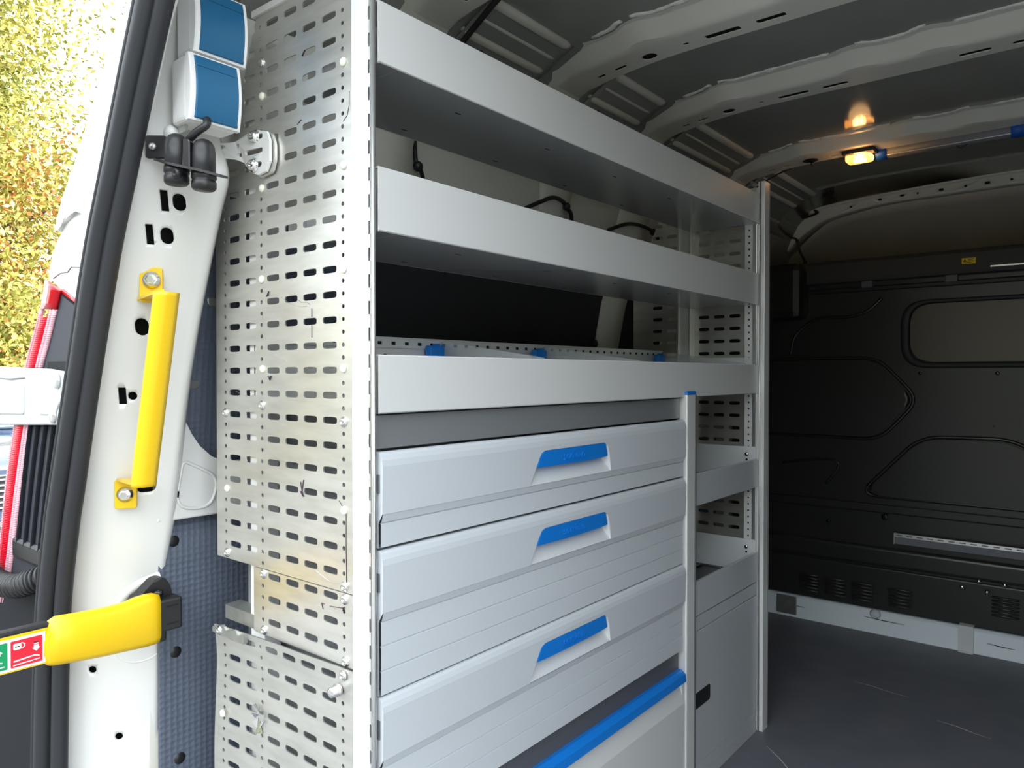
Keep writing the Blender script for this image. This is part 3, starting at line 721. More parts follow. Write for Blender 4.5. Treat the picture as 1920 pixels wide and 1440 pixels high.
for yc, flip in ((-.2757, 1), (-.318, -1)):
    if flip == 1:
        sk(rrect(yc - .0115, .6085, .0095, .0085, .002, 3), 'sticker_white', 'padlock_body', D0, D1)
        sk(rrect(yc - .0115, .6085, .006, .0012, .0005, 2), 'hole_dark', 'keyhole', D1, D1 + .0003)
        arc = [(yc - .0068 + .0045 * math.sin(a), .6085 + .0038 * math.cos(a)) for a in [math.pi * i / 8 for i in range(9)]]
        obj('padlock_shackle', T([(D0, a, b) for a, b in arc], .0007, 5), 'sticker_white', stk)
        ar = [(.0085, .6035), (.0085, .6012), (.0065, .6012), (.0115, .5960), (.0165, .6012), (.0145, .6012), (.0145, .6035)]
        sk([(yc + a, b) for a, b in ar], 'sticker_white', 'arrow', D0, D1)
        for k in range(3): sk(rrect(yc + .0115, .6045 + .0022 * k, .006, .0011, .0003, 2), 'sticker_white' if k < 2 else 'hole_dark', 'arrow_bar', D0, D1)
        obj('lever_icon', T([(D0, yc - .016, .5885), (D0, yc + .006, .5905), (D0, yc + .011, .5905), (D0, yc + .0155, .5885)], .0011, 6), 'sticker_white', stk)
        obj('base_icon', T([(D0, yc - .0165, .5832), (D0, yc + .0160, .5848)], .0009, 6), 'sticker_white', stk)
    else:
        ar = [(-.004, .6065), (.002, .6125), (.007, .6135), (.010, .6095), (.0095, .6080), (.013, .6050), (.006, .5990), (.003, .6020)]
        sk([(yc + a, b) for a, b in ar], 'sticker_white', 'arrow', D0, D1)
        for k in range(2): obj('arrow_bar', T([(D0, yc + .003 - .002 * k, .6000 - .002 * k), (D0, yc + .0135 - .002 * k, .6045 - .003 * k)], .0006, 5), 'sticker_white', stk)
        obj('lever_icon', T([(D0, yc - .010, .5905), (D0, yc + .004, .5935), (D0, yc + .013, .5905)], .0011, 6), 'sticker_white', stk)
        obj('base_icon', T([(D0, yc - .0165, .5832), (D0, yc + .0160, .5848)], .0009, 6), 'sticker_white', stk)
# black latch head at the end
bm = BM(); box(bm, -.450, -.418, -.098, -.052, .571, .623, bev=.004); obj('latch_head', bm, 'black_plastic', lv)
bm = BM(); prism(bm, round_poly([(-.135, .606), (-.082, .652), (-.066, .651), (-.056, .628), (-.060, .610)], .010, 4), fnX, -.47, -.445, bev=.003); obj('latch_cover', bm, 'black_plastic', lv)
bm = BM(); lathe(bm, [(.007, 0), (.007, .006), (.004, .008), (.0005, .008)], 'z', 14); placed('pivot_pin', bm, 'black_gloss', lv, (-.435, -.083, .628))
bm = BM(); box(bm, -.51, -.45, -.10, -.06, .575, .62, bev=.006); obj('latch_mount', bm, 'black_plastic', lv)
bm = BM(); box(bm, -.447, -.430, -.090, -.072, .552, .572, bev=.004); obj('release_tab', bm, 'black_plastic', lv)
for z in (.583, .611):
    obj('latch_line', B(-.4185, -.4172, -.078, -.060, z - .0012, z + .0012), 'hole_dark', lv)

# ------------------------------------------------------------------ two boxes with blue flip lids
def flip_box(y0, y1, z0, z1, label):
    t = thing('switch_box', (-.265, (y0 + y1) / 2, z0), label, 'box', 'blue-lidded boxes on the pillar')
    bm = BM(); box(bm, -.292, -.245, y0, y1, z0, z1, bev=.007, seg=3); obj('housing', bm, 'box_white', t)
    # curved lid frame and lid: bulge toward +x
    def bulge(a0, a1, b0, b1, d, thick, m_, name, seg=10):
        rows = []
        for i in range(seg + 1):
            s = i / seg; z = b0 + (b1 - b0) * s; g = (z - z0) / (z1 - z0); x = -.245 + .007 * (1 - (2 * g - 1) ** 2) + thick
            rows.append([(-.250, a0, z), (x - .002, a0, z), (x, a0 + .002, z), (x, a1 - .002, z), (x - .002, a1, z), (-.250, a1, z)])
        bm = BM(); V = loft(bm, rows, smooth=False, close=True); bm.faces.new(V[0]); bm.faces.new(V[-1][::-1]); return obj(name, bm, m_, t)
    bulge(y0, y1, z0 + .001, z1 - .001, .006, .004, 'box_white', 'lid_frame', 16)
    zs_ = z0 + .005 + (z1 - z0 - .01) * .835
    bulge(y0 + .007, y1 - .006, z0 + .004, zs_ - .0004, .0075, .0062, 'blue_lid', 'lid', 14)
    bulge(y0 + .007, y1 - .006, zs_ + .0004, z1 - .004, .006, .0062, 'blue_lid', 'hinge_strip', 6)
    bulge(y0 + .007, y1 - .006, z0 + .0045, z0 + .0075, .003, .0078, 'blue_lid', 'lid_lip', 3)
    return t
flip_box(-.1290, -.0515, 1.3345, 1.4285, 'white switch box with blue flip lid, just above the black twin socket')
flip_box(-.1215, -.0415, 1.4300, 1.5240, 'white switch box with blue flip lid, topmost of the two on the pillar')

# black twin socket on a bracket
tw = thing('twin_socket', (-.25, -.12, 1.25), 'black plastic twin capped socket on a bracket below the blue-lidded boxes', 'socket')
def canister(c, name):
    bm = BM(); lathe(bm, [(.0005, .024), (.006, .0235), (.011, .0205), (.0145, .014), (.0155, .006), (.0155, -.022), (.0165, -.022), (.0168, -.030), (.0155, -.031), (.0155, -.034), (.0165, -.035), (.0165, -.043), (.014, -.046), (.0005, -.047)], 'z', 22)
    return placed(name, bm, 'black_plastic', tw, c, smooth=False)
canister((-.262, -.136, 1.292), 'canister'); canister((-.231, -.113, 1.284), 'canister')
for f in [o for o in tw.children]:
    for p in f.data.polygons: p.use_smooth = True
d = Vector((.031, .023, -.008)).normalized(); n2 = Vector((.6, -.8, 0))
pts = [Vector((-.300, -.150, 1.287)), Vector((-.285, -.128, 1.280)), Vector((-.245, -.098, 1.268)), Vector((-.212, -.088, 1.259)), Vector((-.206, -.103, 1.258)), Vector((-.216, -.130, 1.262)), Vector((-.245, -.153, 1.270)), Vector((-.275, -.158, 1.280))]
bm = BM(); lo = [bm.verts.new(p) for p in pts]; hi = [bm.verts.new(p + Vector((0, 0, -.0035))) for p in pts]; bm.faces.new(lo); bm.faces.new(hi[::-1])
for i in range(len(pts)): bm.faces.new((lo[i], hi[i], hi[(i + 1) % len(pts)], lo[(i + 1) % len(pts)]))
obj('shelf_plate', bm, 'black_plastic', tw)
c = Vector((-.296, -.148, 1.302)); t2 = Vector((.75, .66, 0)).normalized(); nn = Vector((.66, -.75, 0))
bm = BM(); prism(bm, rrect(0, 0, .030, .032, .004, 3), lambda p, q, a: tuple(c + t2 * p + Vector((0, 0, 1)) * q + nn * a), -.003, .002, bev=.001); obj('mount_plate', bm, 'black_plastic', tw)
bm = BM(); lathe(bm, [(.0055, 0), (.005, .002), (.0005, .003)], 'x', 12); placed('screw', bm, 'zinc_dull', tw, tuple(c + nn * .002 - t2 * .004), rot=(0, 0, math.atan2(nn.y, nn.x)))
bm = BM(); prism(bm, rrect(0, 0, .012, .042, .003, 2), lambda p, q, a: tuple(Vector((-.246, -.125, 1.285)) + d * p + Vector((0, 0, 1)) * q + n2 * a), -.006, .012, bev=.002); obj('spacer', bm, 'black_gloss', tw)
bm = BM(); lathe(bm, [(.006, .004), (.006, -.004), (.0035, -.004), (.0035, .004)], 'y', 14); placed('ring', bm, 'black_plastic', tw, (-.241, -.146, 1.256))
obj('cable', T(spline([(-.231, -.108, 1.337), (-.226, -.112, 1.327), (-.236, -.120, 1.318), (-.25, -.124, 1.309)], 5), .0055, 10), 'black_plastic', tw)

# perforated mounting strap between pillar and end panel
st = thing('perforated_strap', (-.27, -.02, 1.29), 'white perforated steel strap bolted to the end panel beside the black socket', 'bracket')
SY = lambda p: -.010 - 1.0 * max(0, -.297 - p)
sp = [(-.335, 1.345), (-.318, 1.338), (-.305, 1.3405), (-.294, 1.347), (-.280, 1.3535), (-.255, 1.3515), (-.232, 1.345), (-.2245, 1.330), (-.2245, 1.300), (-.234, 1.286), (-.256, 1.2835), (-.278, 1.2915), (-.292, 1.309), (-.303, 1.314), (-.318, 1.316), (-.335, 1.323)]
bm = BM(); prism(bm, sp, lambda p, q, a: (p, SY(p) - a, q), 0, .004, bev=.0008); plate = obj('strap_plate', bm, 'white_paint', st)
bool_cut_list = BM()
def cut_at(p, q, w, h):
    prism(bool_cut_list, rrect(p, q, w, h, min(w, h) * .48, 4), lambda a, b, c_: (a, SY(a) + c_, b), -.012, .008)
for p, q, w, h in ((-.263, 1.320, .040, .008), (-.300, 1.335, .009, .006), (-.298, 1.321, .009, .006), (-.320, 1.333, .008, .006), (-.321, 1.323, .008, .006), (-.258, 1.341, .030, .008), (-.259, 1.299, .030, .008)): cut_at(p, q, w, h)
for v in bool_cut_list.verts: v.co -= wloc(st)
# cutters live in local space of the strap
_p = plate.parent; plate.parent = None; bool_cut(plate, bool_cut_list); plate.parent = _p
bm = BM(); prism(bm, round_poly([(-.262, 1.350), (-.226, 1.343), (-.219, 1.325), (-.219, 1.300), (-.226, 1.284), (-.262, 1.281)], .006, 3), lambda p, q, a: (p, a, q), -.0045, -.0085, bev=.001); obj('backing_plate', bm, 'zinc', st)
def pan_screw(r=.0085, h=.006):
    bm = BM(); lathe(bm, [(r * 1.25, 0), (r * 1.25, -.0012), (r, -.0015), (r, -h * .6), (r * .7, -h), (r * .42, -h), (r * .40, -h * .5), (.0004, -h * .5)], 'y', 16); return bm
a = placed('bolt', pan_screw(.009, .009), 'chrome', st, (-.262, -.0142, 1.3415)); copy_at(a, st, (-.265, -.0142, 1.2995))
bm = BM(); lathe(bm, [(.012, .010), (.012, .0), (.009, -.004), (.0005, -.006)], 'y', 14); placed('foot_cap', bm, 'white_paint', st, (-.300, -.128, 1.327))
bm = BM(); prism(bm, rrect(-.29, 1.332, .05, .014, .003, 3), lambda p, q, a: (p, a, q), -.118, -.121); obj('pillar_tab', bm, 'zinc_dull', st)
# ================================================================== shelving rack
YL = 1.353          # far end of the shelves
rack = thing('shelving_rack', (-.15, .68, 0), 'grey metal van shelving rack with perforated end panel and long shelves', 'shelving rack')
ROW0, PITCH = 1.0581, .035
SLOT_COLS = [-.344, -.297, -.2355, -.189, -.1435, -.098]
HOLE_COLS = [-.372, -.2665, -.068]
def sheet(x0, x1, z0, z1, fn, skip=(), rows_off=0.0, th=.002):
    cols = sorted([(c, 's') for c in SLOT_COLS] + [(c, 'h') for c in HOLE_COLS]); cols = [c for c in cols if x0 + .004 < c[0] < x1 - .004]
    bnd = [x0]
    for i in range(len(cols) - 1):
        a, b = cols[i], cols[i + 1]; wa = .016 if a[1] == 's' else .004; wb = .016 if b[1] == 's' else .004
        bnd.append(((a[0] + wa) + (b[0] - wb)) / 2)
    bnd.append(x1); strips = []
    for i, (c, k) in enumerate(cols):
        holes = []
        p = PITCH if k == 's' else PITCH / 2
        n0 = math.ceil((z0 + (.008 if k == 's' else .006) - ROW0) / p); n1 = math.floor((z1 - (.008 if k == 's' else .006) - ROW0) / p)
        for n in range(n0, n1 + 1):
            z = ROW0 + n * p + rows_off
            if k == 's': holes.append((c, z, .0318, .0098, 4.5))
            else: holes.append((c, z, .0062, .0062, 2))
        strips.append((bnd[i], bnd[i + 1], z0, z1, holes))
    bm = BM(); perf(bm, strips, fn, th); return bm
flat = lambda a, b, d: (a, -.002 + d, b)
bm = sheet(-.40, -.043, .6825, 1.535, flat)
bmesh.ops.remove_doubles(bm, verts=bm.verts, dist=1e-5)
pl0 = Vector((-.400, 0, 1.235)); pl1 = Vector((-.272, 0, 1.545)); dr = (pl1 - pl0).normalized(); nr = Vector((-dr.z, 0, dr.x))
bmesh.ops.bisect_plane(bm, geom=list(bm.verts) + list(bm.edges) + list(bm.faces), plane_co=pl0, plane_no=nr, clear_outer=True)
obj('end_sheet', bm, 'zinc', rack, recalc=False)
bm = sheet(-.2915, -.043, .5805, .6812, flat); obj('end_sheet', bm, 'zinc', rack, recalc=False)
def bent(a, b, d):
    k = max(0, (-.20 - a) / .2); w = .006 * math.sin((b - .2) * 14) * k
    top = max(0, (b - .50) / .08)
    return (a + .008 * k + .004 * k * math.sin(b * 11), -.0045 + d - .007 * k * k - w * .5 - .006 * top * top * max(.2, min(1, (-.05 - a) / .12)), b - .006 * k * max(0, (b - .3) / .3))
bm = sheet(-.397, -.043, .03, .5788, bent, rows_off=-.0035); obj('end_sheet', bm, 'zinc', rack, recalc=False)
# frayed upper edge of the lower sheet
bm = BM(); pts = []
for i in range(9):
    x = -.394 + .0115 * i; pts.append((x, .5745 + .006 * ((i * 7) % 3) / 2 - .0001 * i))
pts = pts + [(p[0], .566) for p in reversed(pts)]
prism(bm, pts, lambda p, q, a: (p + .006, a, q - .004), -.018, -.010); obj('torn_edge', bm, 'zinc_dull', rack)
# bent-up burrs on the lower sheet
for x, z in ((-.078, .395), (-.268, .452)):
    bm = BM()
    for k in range(7):
        a = k * .9; r = .012 + .003 * (k % 3); c = Vector((x, -.007, z)); p1 = c + Vector((math.cos(a) * r, -.006 - .002 * (k % 2), math.sin(a) * r * 1.3)); p2 = c + Vector((math.cos(a + .7) * r * 1.1, -.001, math.sin(a + .7) * r * 1.4))
        v = [bm.verts.new(c + Vector((math.cos(a) * .005, 0, math.sin(a) * .005))), bm.verts.new(p1), bm.verts.new(p2)]; bm.faces.new(v)
        v2 = [bm.verts.new(q.co + Vector((0, .001, 0))) for q in v]; bm.faces.new(v2[::-1])
    obj('burr', bm, 'chrome', rack)
# front corner post of the near end: white flange, slotted rail, bright edge
bm = BM(); box(bm, -.0430, -.0105, -.0075, .0025, 0, 1.545, bev=.0012); obj('post', bm, 'alu_white', rack)
bm = BM(); holes = [(-.0085, .02 + .035 * k, .0038, .018, 6) for k in range(44)]
perf(bm, [(-.0105, -.0062, 0, 1.545, holes)], lambda a, b, d: (a, -.006 + d, b), .0025, N=8); obj('slotted_rail', bm, 'alu', rack, recalc=False)
bm = BM(); box(bm, -.0105, -.0062, -.001, .0025, 0, 1.545); obj('slot_shade_strip', bm, 'hole_dark', rack)  # near-black strip paints the shade seen through the rail slots
obj('edge_bead', T([(-.0032, -.0035, 0), (-.0032, -.0035, 1.545)], .0032, 10), 'alu', rack)
# white cap on the cut top of the sheet
bm = BM(); prism(bm, [(-.285, 1.531), (-.040, 1.531), (-.040, 1.541), (-.285, 1.541)], lambda p, q, a: (p, a, q), -.006, .02, bev=.002); obj('top_cap', bm, 'white_paint', rack)
# rear post of the near end and the crossing c-rail stub
bm = BM(); box(bm, -.310, -.272, .004, .034, 0, 1.50, bev=.001); obj('post', bm, 'alu_white', rack)
bm = BM(); prism(bm, [(.003, .602), (.030, .604), (.030, .598), (.010, .596), (.010, .586), (.030, .588), (.030, .582), (.003, .580)], lambda p, q, a: (a, p, q), -.385, -.30, bev=.001); obj('rail_stub', bm, 'zinc_dull', rack)
# caps, screws and pen marks on the sheets
cap_bm = BM(); lathe(cap_bm, [(.0062, 0), (.0060, -.0018), (.0045, -.0034), (.0022, -.0042), (.0004, -.0043)], 'y', 14)
first = None
for x, z in ((-.262, 1.407), (-.0655, 1.407), (-.263, 1.267), (-.065, 1.267), (-.265, 1.128), (-.0665, 1.126), (-.0675, .9905), (-.2635, .9905), (-.3675, .7965), (-.0665, .7955), (-.3655, .4324)):
    y = -.002 if z > .6 else -.013
    if first is None: first = placed('rivet_cap', cap_bm, 'cap_cream', rack, (x, y, z))
    else: copy_at(first, rack, (x, y, z))
first = None
for x, z in ((-.2615, 1.458), (-.2655, .9346), (-.371, .9196), (-.0675, .9172), (-.3685, .6917), (-.2635, .6747), (-.066, .6908), (-.066, .6732), (-.2625, .5875), (-.065, .5872), (-.064, .5698), (-.3665, .5685), (-.0725, .5484)):
    y = -.002 if z > .58 else (-.017 if x < -.3 else -.007)
    if first is None: first = placed('screw', pan_screw(.006, .0048), 'chrome', rack, (x, y, z))
    else: copy_at(first, rack, (x, y, z))
bm = BM(); lathe(bm, [(.009, 0), (.009, -.002), (.007, -.003), (.007, -.012), (.004, -.0135), (.0004, -.013)], 'y', 16); placed('long_bolt', bm, 'chrome', rack, (-.0725, -.010, .5484))
def pen(pts, r=.0010):
    obj('pen_mark', T([(x, -.0023, z) for x, z in pts], r, 5, sy=.3), 'ink', rack)
pen([(-.1384, 1.0765), (-.1384, 1.0645)]); pen([(-.1386, 1.0525), (-.1387, 1.035)], .0008)
pen([(-.2515, 1.1005), (-.246, 1.1085), (-.2475, 1.1015)], .0014); pen([(-.249, .9795), (-.240, .9795), (-.2435, .9735), (-.246, .978), (-.243, .976)], .0018)
pen([(-.1665, .8255), (-.163, .812), (-.160, .806), (-.163, .812), (-.1595, .829)], .0012); pen([(-.166, .812), (-.159, .805)], .0022)
pen([(-.0625, .792), (-.0628, .745), (-.0620, .715), (-.0622, .685)], .0007); pen([(-.078, .808), (-.071, .801)], .0005)
pen([(-.1145, .6495), (-.1175, .658), (-.1115, .6575)], .0009); pen([(-.0985, .6575), (-.085, .6585), (-.071, .6600)], .0013); pen([(-.0705, .660), (-.067, .6625), (-.069, .657)], .0022)
pen([(-.053, 1.365), (-.0535, 1.345), (-.058, 1.333), (-.066, 1.327)], .0006); pen([(-.159, 1.4405), (-.152, 1.4475)], .0012); pen([(-.171, 1.3445), (-.165, 1.3485), (-.161, 1.3495)], .0010)
pen([(-.170, 1.0905), (-.164, 1.0865), (-.148, 1.0855), (-.143, 1.082)], .0004)
# smudges: faint scuff arcs rubbed into the metal
for pts in ([(-.213, 1.0975), (-.190, 1.086), (-.165, 1.0805), (-.15, 1.0805)], [(-.243, 1.020), (-.225, 1.008), (-.20, 1.0015)], [(-.34, .955), (-.31, .948), (-.285, .951)], [(-.235, .857), (-.205, .852), (-.18, .853)], [(-.14, .7050), (-.12, .698), (-.10, .692), (-.08, .6935)]):
    obj('scuff', T([(x, -.00215, z) for x, z in spline([(a, 0, b) for a, b in pts], 4) for x, z in [(x, z)]] if False else [(p.x, -.0021, p.z) for p in spline([(a, 0, b) for a, b in pts], 4)], .0009, 5, sy=.15), 'zinc_dull', rack)

# far end frame
bm = BM(); box(bm, -.005, .0140, 1.353, 1.392, 0, 1.508, bev=.0015); obj('post', bm, 'alu_white', rack)
obj('post_groove', B(.0125, .0143, 1.3845, 1.3865, .01, 1.50), 'grey_dark_plastic', rack)
obj('post_bead', T([(.002, 1.352, .0), (.002, 1.352, 1.505)], .0025, 8), 'alu', rack)
bm = BM(); holes = [(-.0265, .012 + .0175 * k, .006, .006, 2) for k in range(84)]
perf(bm, [(-.038, -.016, .005, 1.49, holes)], lambda a, b, d: (a, 1.345 + d, b), .004, N=8); obj('hole_strip', bm, 'alu_white', rack, recalc=False)
obj('hole_shade_strip', B(-.036, -.018, 1.350, 1.3535, .005, 1.49), 'hole_dark', rack)  # near-black strip in place of the shade behind the post holes
obj('post_rib', B(-.015, -.004, 1.342, 1.352, .005, 1.49, bev=.001), 'alu', rack)
bm = BM(); box(bm, -.242, -.197, 1.345, 1.375, .005, 1.49, bev=.001); obj('post', bm, 'alu_white', rack)
bm = BM(); holes = [(-.215, .012 + .0175 * k, .006, .006, 2) for k in range(84)]
perf(bm, [(-.222, -.205, .005, 1.49, holes)], lambda a, b, d: (a, 1.3425 + d, b), .002, N=8); obj('hole_strip', bm, 'alu_white', rack, recalc=False)
for x in (-.236, -.200): obj('post_rib', B(x - .0015, x + .0015, 1.338, 1.346, .005, 1.49), 'alu', rack)
cols = [-.317, -.270, -.168, -.122, -.076, -.030]; strips = []
edges = [-.40, -.2935, -.242, -.145, -.099, -.053, -.010]
for i, c in enumerate(cols):
    strips.append((edges[i], edges[i + 1], .02, 1.48, [(c, .026 + .035 * k, .0318, .0098, 4.5) for k in range(42)]))
bm = BM(); perf(bm, strips, lambda a, b, d: (a, 1.368 + d, b), .002, N=12)
bmesh.ops.bisect_plane(bm, geom=list(bm.verts) + list(bm.edges) + list(bm.faces), plane_co=pl0, plane_no=nr, clear_outer=True)
obj('end_sheet', bm, 'zinc', rack, recalc=False)

# three long shelves
sh_scr = BM(); lathe(sh_scr, [(.006, 0), (.0055, -.003), (.003, -.0045), (.0004, -.004)], 'y', 12)
scr0 = None
def shelf(z0, z1, depth, side_h, slots):
    bm = BM(); box(bm, -depth, -.001, .006, YL - .002, z0, z0 + .0022)
    s = obj('shelf', bm, 'shelf_steel', rack)
    bm = BM(); prism(bm, [(-.0022, z0), (0, z0 + .0018), (0, z1 - .0015), (-.0012, z1), (-.010, z1), (-.010, z1 - .002), (-.0022, z1 - .002)], lambda p, q, a: (p, a, q), .0035, YL - .003)
    obj('front_lip', bm, 'grey_powder', s)
    obj('back_lip', B(-depth - .002, -depth, .006, YL - .002, z0, z0 + side_h * .6), 'grey_powder', s)
    obj('side_flange', B(-depth, -.004, YL - .006, YL - .003, z0, z0 + side_h, bev=.0006), 'recess_plastic', s)
    obj('side_flange', B(-depth, -.004, .0365, .0385, z0, z1 - .012, bev=.0006), 'grey_powder', s)
    for x, y in slots: obj('slot', B(x - .0015, x + .0015, y - .006, y + .006, z0 - .0004, z0 + .0003), 'hole_dark', s)
    global scr0
    p = (-.028, YL - .006, z0 + side_h * .75)
    if scr0 is None: scr0 = placed('screw', sh_scr, 'chrome', s, p)
    else: copy_at(scr0, s, p)
    return s
SL = [(-.052, .21), (-.175, .21), (-.052, .447), (-.175, .445), (-.055, .687), (-.177, .68), (-.055, .93), (-.177, .92)]
s1 = shelf(1.392, 1.474, .20, .050, SL)
s2 = shelf(1.171, 1.2565, .205, .100, SL)
s3 = shelf(.930, 1.0085, .29, .098, [])
# perforated back rail of the third shelf
bm = BM()
for k in range(40):
    y0 = .0035 + .0335 * k; y1 = min(y0 + .0335, YL - .003)
    perf(bm, [(y0, y1, 1.0315, 1.0485, [((y0 + y1) / 2, 1.040, .011, .0064, 9)])], lambda a, b, d: (-.290 - d, a, b), .002, N=12)
obj('hole_rail', bm, 'alu_white', s3, recalc=False)
obj('slot_shade_strip', B(-.2955, -.2935, .006, YL - .004, 1.033, 1.047), 'hole_dark', s3)  # shade behind the rail holes, put in as a near-black strip
obj('rail_top', B(-.296, -.289, .0035, YL - .003, 1.0485, 1.0515, bev=.0008), 'alu_white', s3)
obj('back_panel', B(-.297, -.294, .004, YL - .003, .932, 1.032), 'alu_white', s3)
for y in (.27, 1.05):
    bm = BM(); lathe(bm, [(.0055, 0), (.0055, .001), (.0004, .001)], 'x', 10); placed('hole_plug', bm, 'hole_dark', s3, (-.2940, y, 1.015))

# clear dividers clipped to the back rail
for y, lab in ((.387, 'clear acrylic shelf divider with blue clip, nearest the perforated end panel'), (.7257, 'clear acrylic shelf divider with blue clip, the middle one on the shelf'), (1.3115, 'clear acrylic shelf divider with blue clip, farthest along the shelf')):
    t = thing('shelf_divider', (-.16, y, .9325), lab, 'divider', 'clear dividers on the third shelf')
    yy = y if y < 1.2 else y - .0
    bm = BM(); prism(bm, round_poly([(-.283, .9335), (-.012, .9335), (-.012, 1.0), (-.03, 1.012), (-.272, 1.0465), (-.283, 1.0455)], .006, 3), lambda p, q, a: (p, a, q), y + .018, y + .021)
    o = obj('plate', bm, 'acrylic', t)
    loop = rrect(-.17, .998, .13, .02, .006, 3); loop = [(a, b - .10 * (a + .17)) for a, b in loop]
    obj('grip_slot', T([(a, y + .0195, b) for a, b in loop + loop[:2]], .0018, 6), 'grey_dark_panel', t)
    bm = BM(); box(bm, -.2885, -.272, y - .021, y + .021, .9335, 1.0385, bev=.004); obj('clip', bm, 'blue_plastic', t)
    bm = BM(); box(bm, -.2885, -.2705, y + .0, y + .005, .94, 1.0425, bev=.0015); obj('clip_rib', bm, 'blue_plastic', t)

# mid post with blue cap
bm = BM(); box(bm, -.022, .006, .902, .944, 0, .936, bev=.0035); mp_ = obj('post', bm, 'alu_white', rack)
obj('post_bead', B(.0055, .0075, .943, .9465, 0, .935), 'grey_dark_plastic', rack)
bm = BM(); box(bm, -.023, .0075, .9005, .9465, .935, .9435, bev=.003); obj('post_cap', bm, 'blue_plastic', rack)
obj('partition', B(-.39, -.024, .935, .941, 0, .925), 'grey_dark_panel', rack)

# ================================================================== drawer cabinet
dc = thing('drawer_cabinet', (-.19, .45, 0), 'three drawer grey cabinet with blue handles and blue pull bar in the rack', 'drawer cabinet')
YA, YE = .0045, .8985
obj('body', B(-.385, -.045, .045, .895, .02, .926), 'grey_dark_panel', dc)
obj('cover_strip', B(-.04, -.010, .006, .8965, .8825, .9275, bev=.001), 'grey_dark_panel', dc)
txt = text_mesh('sortimo', .021, .0014)
def ext_strip(profile, y0, y1):
    """sheet through profile (x,z) points from y0 to y1"""
    bm = BM(); loft(bm, [[(x, y0, z) for x, z in profile], [(x, y1, z) for x, z in profile]], smooth=False); return bm
def drawer(zt, planks, label):
    """zt = top edge; upper moulding is 83 mm tall, then a step and planks of 33 mm"""
    zb = zt - .0825; zg = zb - .0125; zend = zg - .0333 * planks
    d = obj('drawer', B(-.36, -.022, .03, .88, zend + .006, zt - .012), 'grey_dark_panel', dc); d['label'] = label
    # moulded front
    XF = .0055
    topz = zt - .0195
    bm = BM()
    nY = 2
    prof = [(-.020, zt - .0015), (-.004, zt - .0002), (-.001, zt - .0012), (.0015, zt - .0045), (.0040, zt - .011), (XF - .0002, topz), ]
    loft(bm, [[(x, YA, z) for x, z in prof], [(x, YE, z) for x, z in prof]], smooth=False)
    ybl, ytl, ytr, ybr = .323, .352, .560, .577
    zh = zt - .0265
    slope = lambda z: XF - (topz - z) * .022
    def q(*pts):
        vs_ = [bm.verts.new((slope(z), y, z)) for y, z in pts]; bm.faces.new(vs_)
    q((YA, topz), (YA, zh), (YE, zh), (YE, topz))
    # rounded upper corners of the recess
    left = [(ybl, zb), (ytl - .004, zh - .012), (ytl + .002, zh - .004), (ytl + .012, zh)]
    right = [(ybr, zb), (ytr + .010, zh - .020), (ytr + .004, zh - .006), (ytr - .006, zh)]
    q((YA, zh), (YA, zb), *left[:3], left[3])
    q((YE, zh), *reversed(right), ) if False else q((YE, zb), (YE, zh), *[right[3], right[2], right[1], right[0]])
    # underside step and planks
    xs = slope(zb)
    p2 = [(xs, zb), (xs - .0010, zb - .0010), (xs - .0042, zg + .0010), (xs - .0068, zg)]
    for k in range(planks):
        z1 = zg - .0333 * k
        p2 += [(-.0012, z1 - .0012), (-.0012, z1 - .0322), (-.0032, z1 - .0333)]
    p2 += [(-.020, zend)]
    loft(bm, [[(x, YA + .002, z) for x, z in p2], [(x, YE - .002, z) for x, z in p2]], smooth=False)
    # end caps
    for y in (YA, YE):
        vs_ = [bm.verts.new((x, y, z)) for x, z in prof + [(slope(zh), zh), (xs, zb), (xs - .0075, zg), (-.0032, zend), (-.020, zend)]]; bm.faces.new(vs_)
    obj('front', bm, 'grey_plastic', d)
    # handle recess: ramp running back under the handle
    bm = BM()
    rim_ = left + list(reversed(right)); n = len(rim_)
    fr = [bm.verts.new((slope(z), y, z)) for y, z in rim_]
    bk = []
    for y, z in rim_:
        s = (z - zb) / (zh - zb); yy = .45 + (y - .45) * (1 - .10 * s); bk.append((yy, z))
    bv = [bm.verts.new((slope(z) - .001 - .032 * min(1, (z - zb) / (zh - zb)) ** .8, y, z)) for y, z in bk]
    for i in range(n - 1):
        bm.faces.new((fr[i], fr[i + 1], bv[i + 1], bv[i]))
    # ramp as grid between left and right back points
    LL = bv[:4]; RR = [bv[n - 1 - i] for i in range(4)]
    for i in range(3): bm.faces.new((LL[i], LL[i + 1], RR[i + 1], RR[i]))
    obj('handle_recess', bm, 'recess_plastic', d)
    # blue handle with curved lower edge
    zlo = zh - .027
    pts = [(ytl - .011, zlo - .0005), (ytl - .002, zh - .011), (ytl + .004, zh - .0035), (ytl + .013, zh + .0002), (ytr - .008, zh + .0002), (ytr - .001, zh - .003), (ytr + .0055, zlo + .0025)]
    low = [(ytr + .0045, zlo), ] + [(ytr + .0045 + (ytl - .011 - ytr - .0045) * k / 8, zlo + .0035 * math.sin(math.pi * k / 8) * -.35) for k in range(1, 8)]
    bm = BM(); prism(bm, pts + low, lambda p, q_, a: (a - (.010 * max(0, (zlo + .010 - q_)) / .01 * 0), p, q_), -.024, .0050, bev=.0022)
    h = obj('handle', bm, 'blue_plastic', d)
    o = bpy.data.objects.new('lettering', txt); COL.objects.link(o); o.parent = h
    if not txt.materials: txt.materials.append(MATS['blue_plastic'])
    o.rotation_euler = (math.radians(90), 0, math.radians(90)); o.location = Vector((.0050, .452, (zh + zlo) / 2 - .001)) - wloc(h)
    # moulded end bump at the near edge
    obj('end_latch', B(-.012, -.0005, YA - .0025, YA + .0005, zt - .055, zt - .030, bev=.0008), 'grey_dark_plastic', d)
    return zend
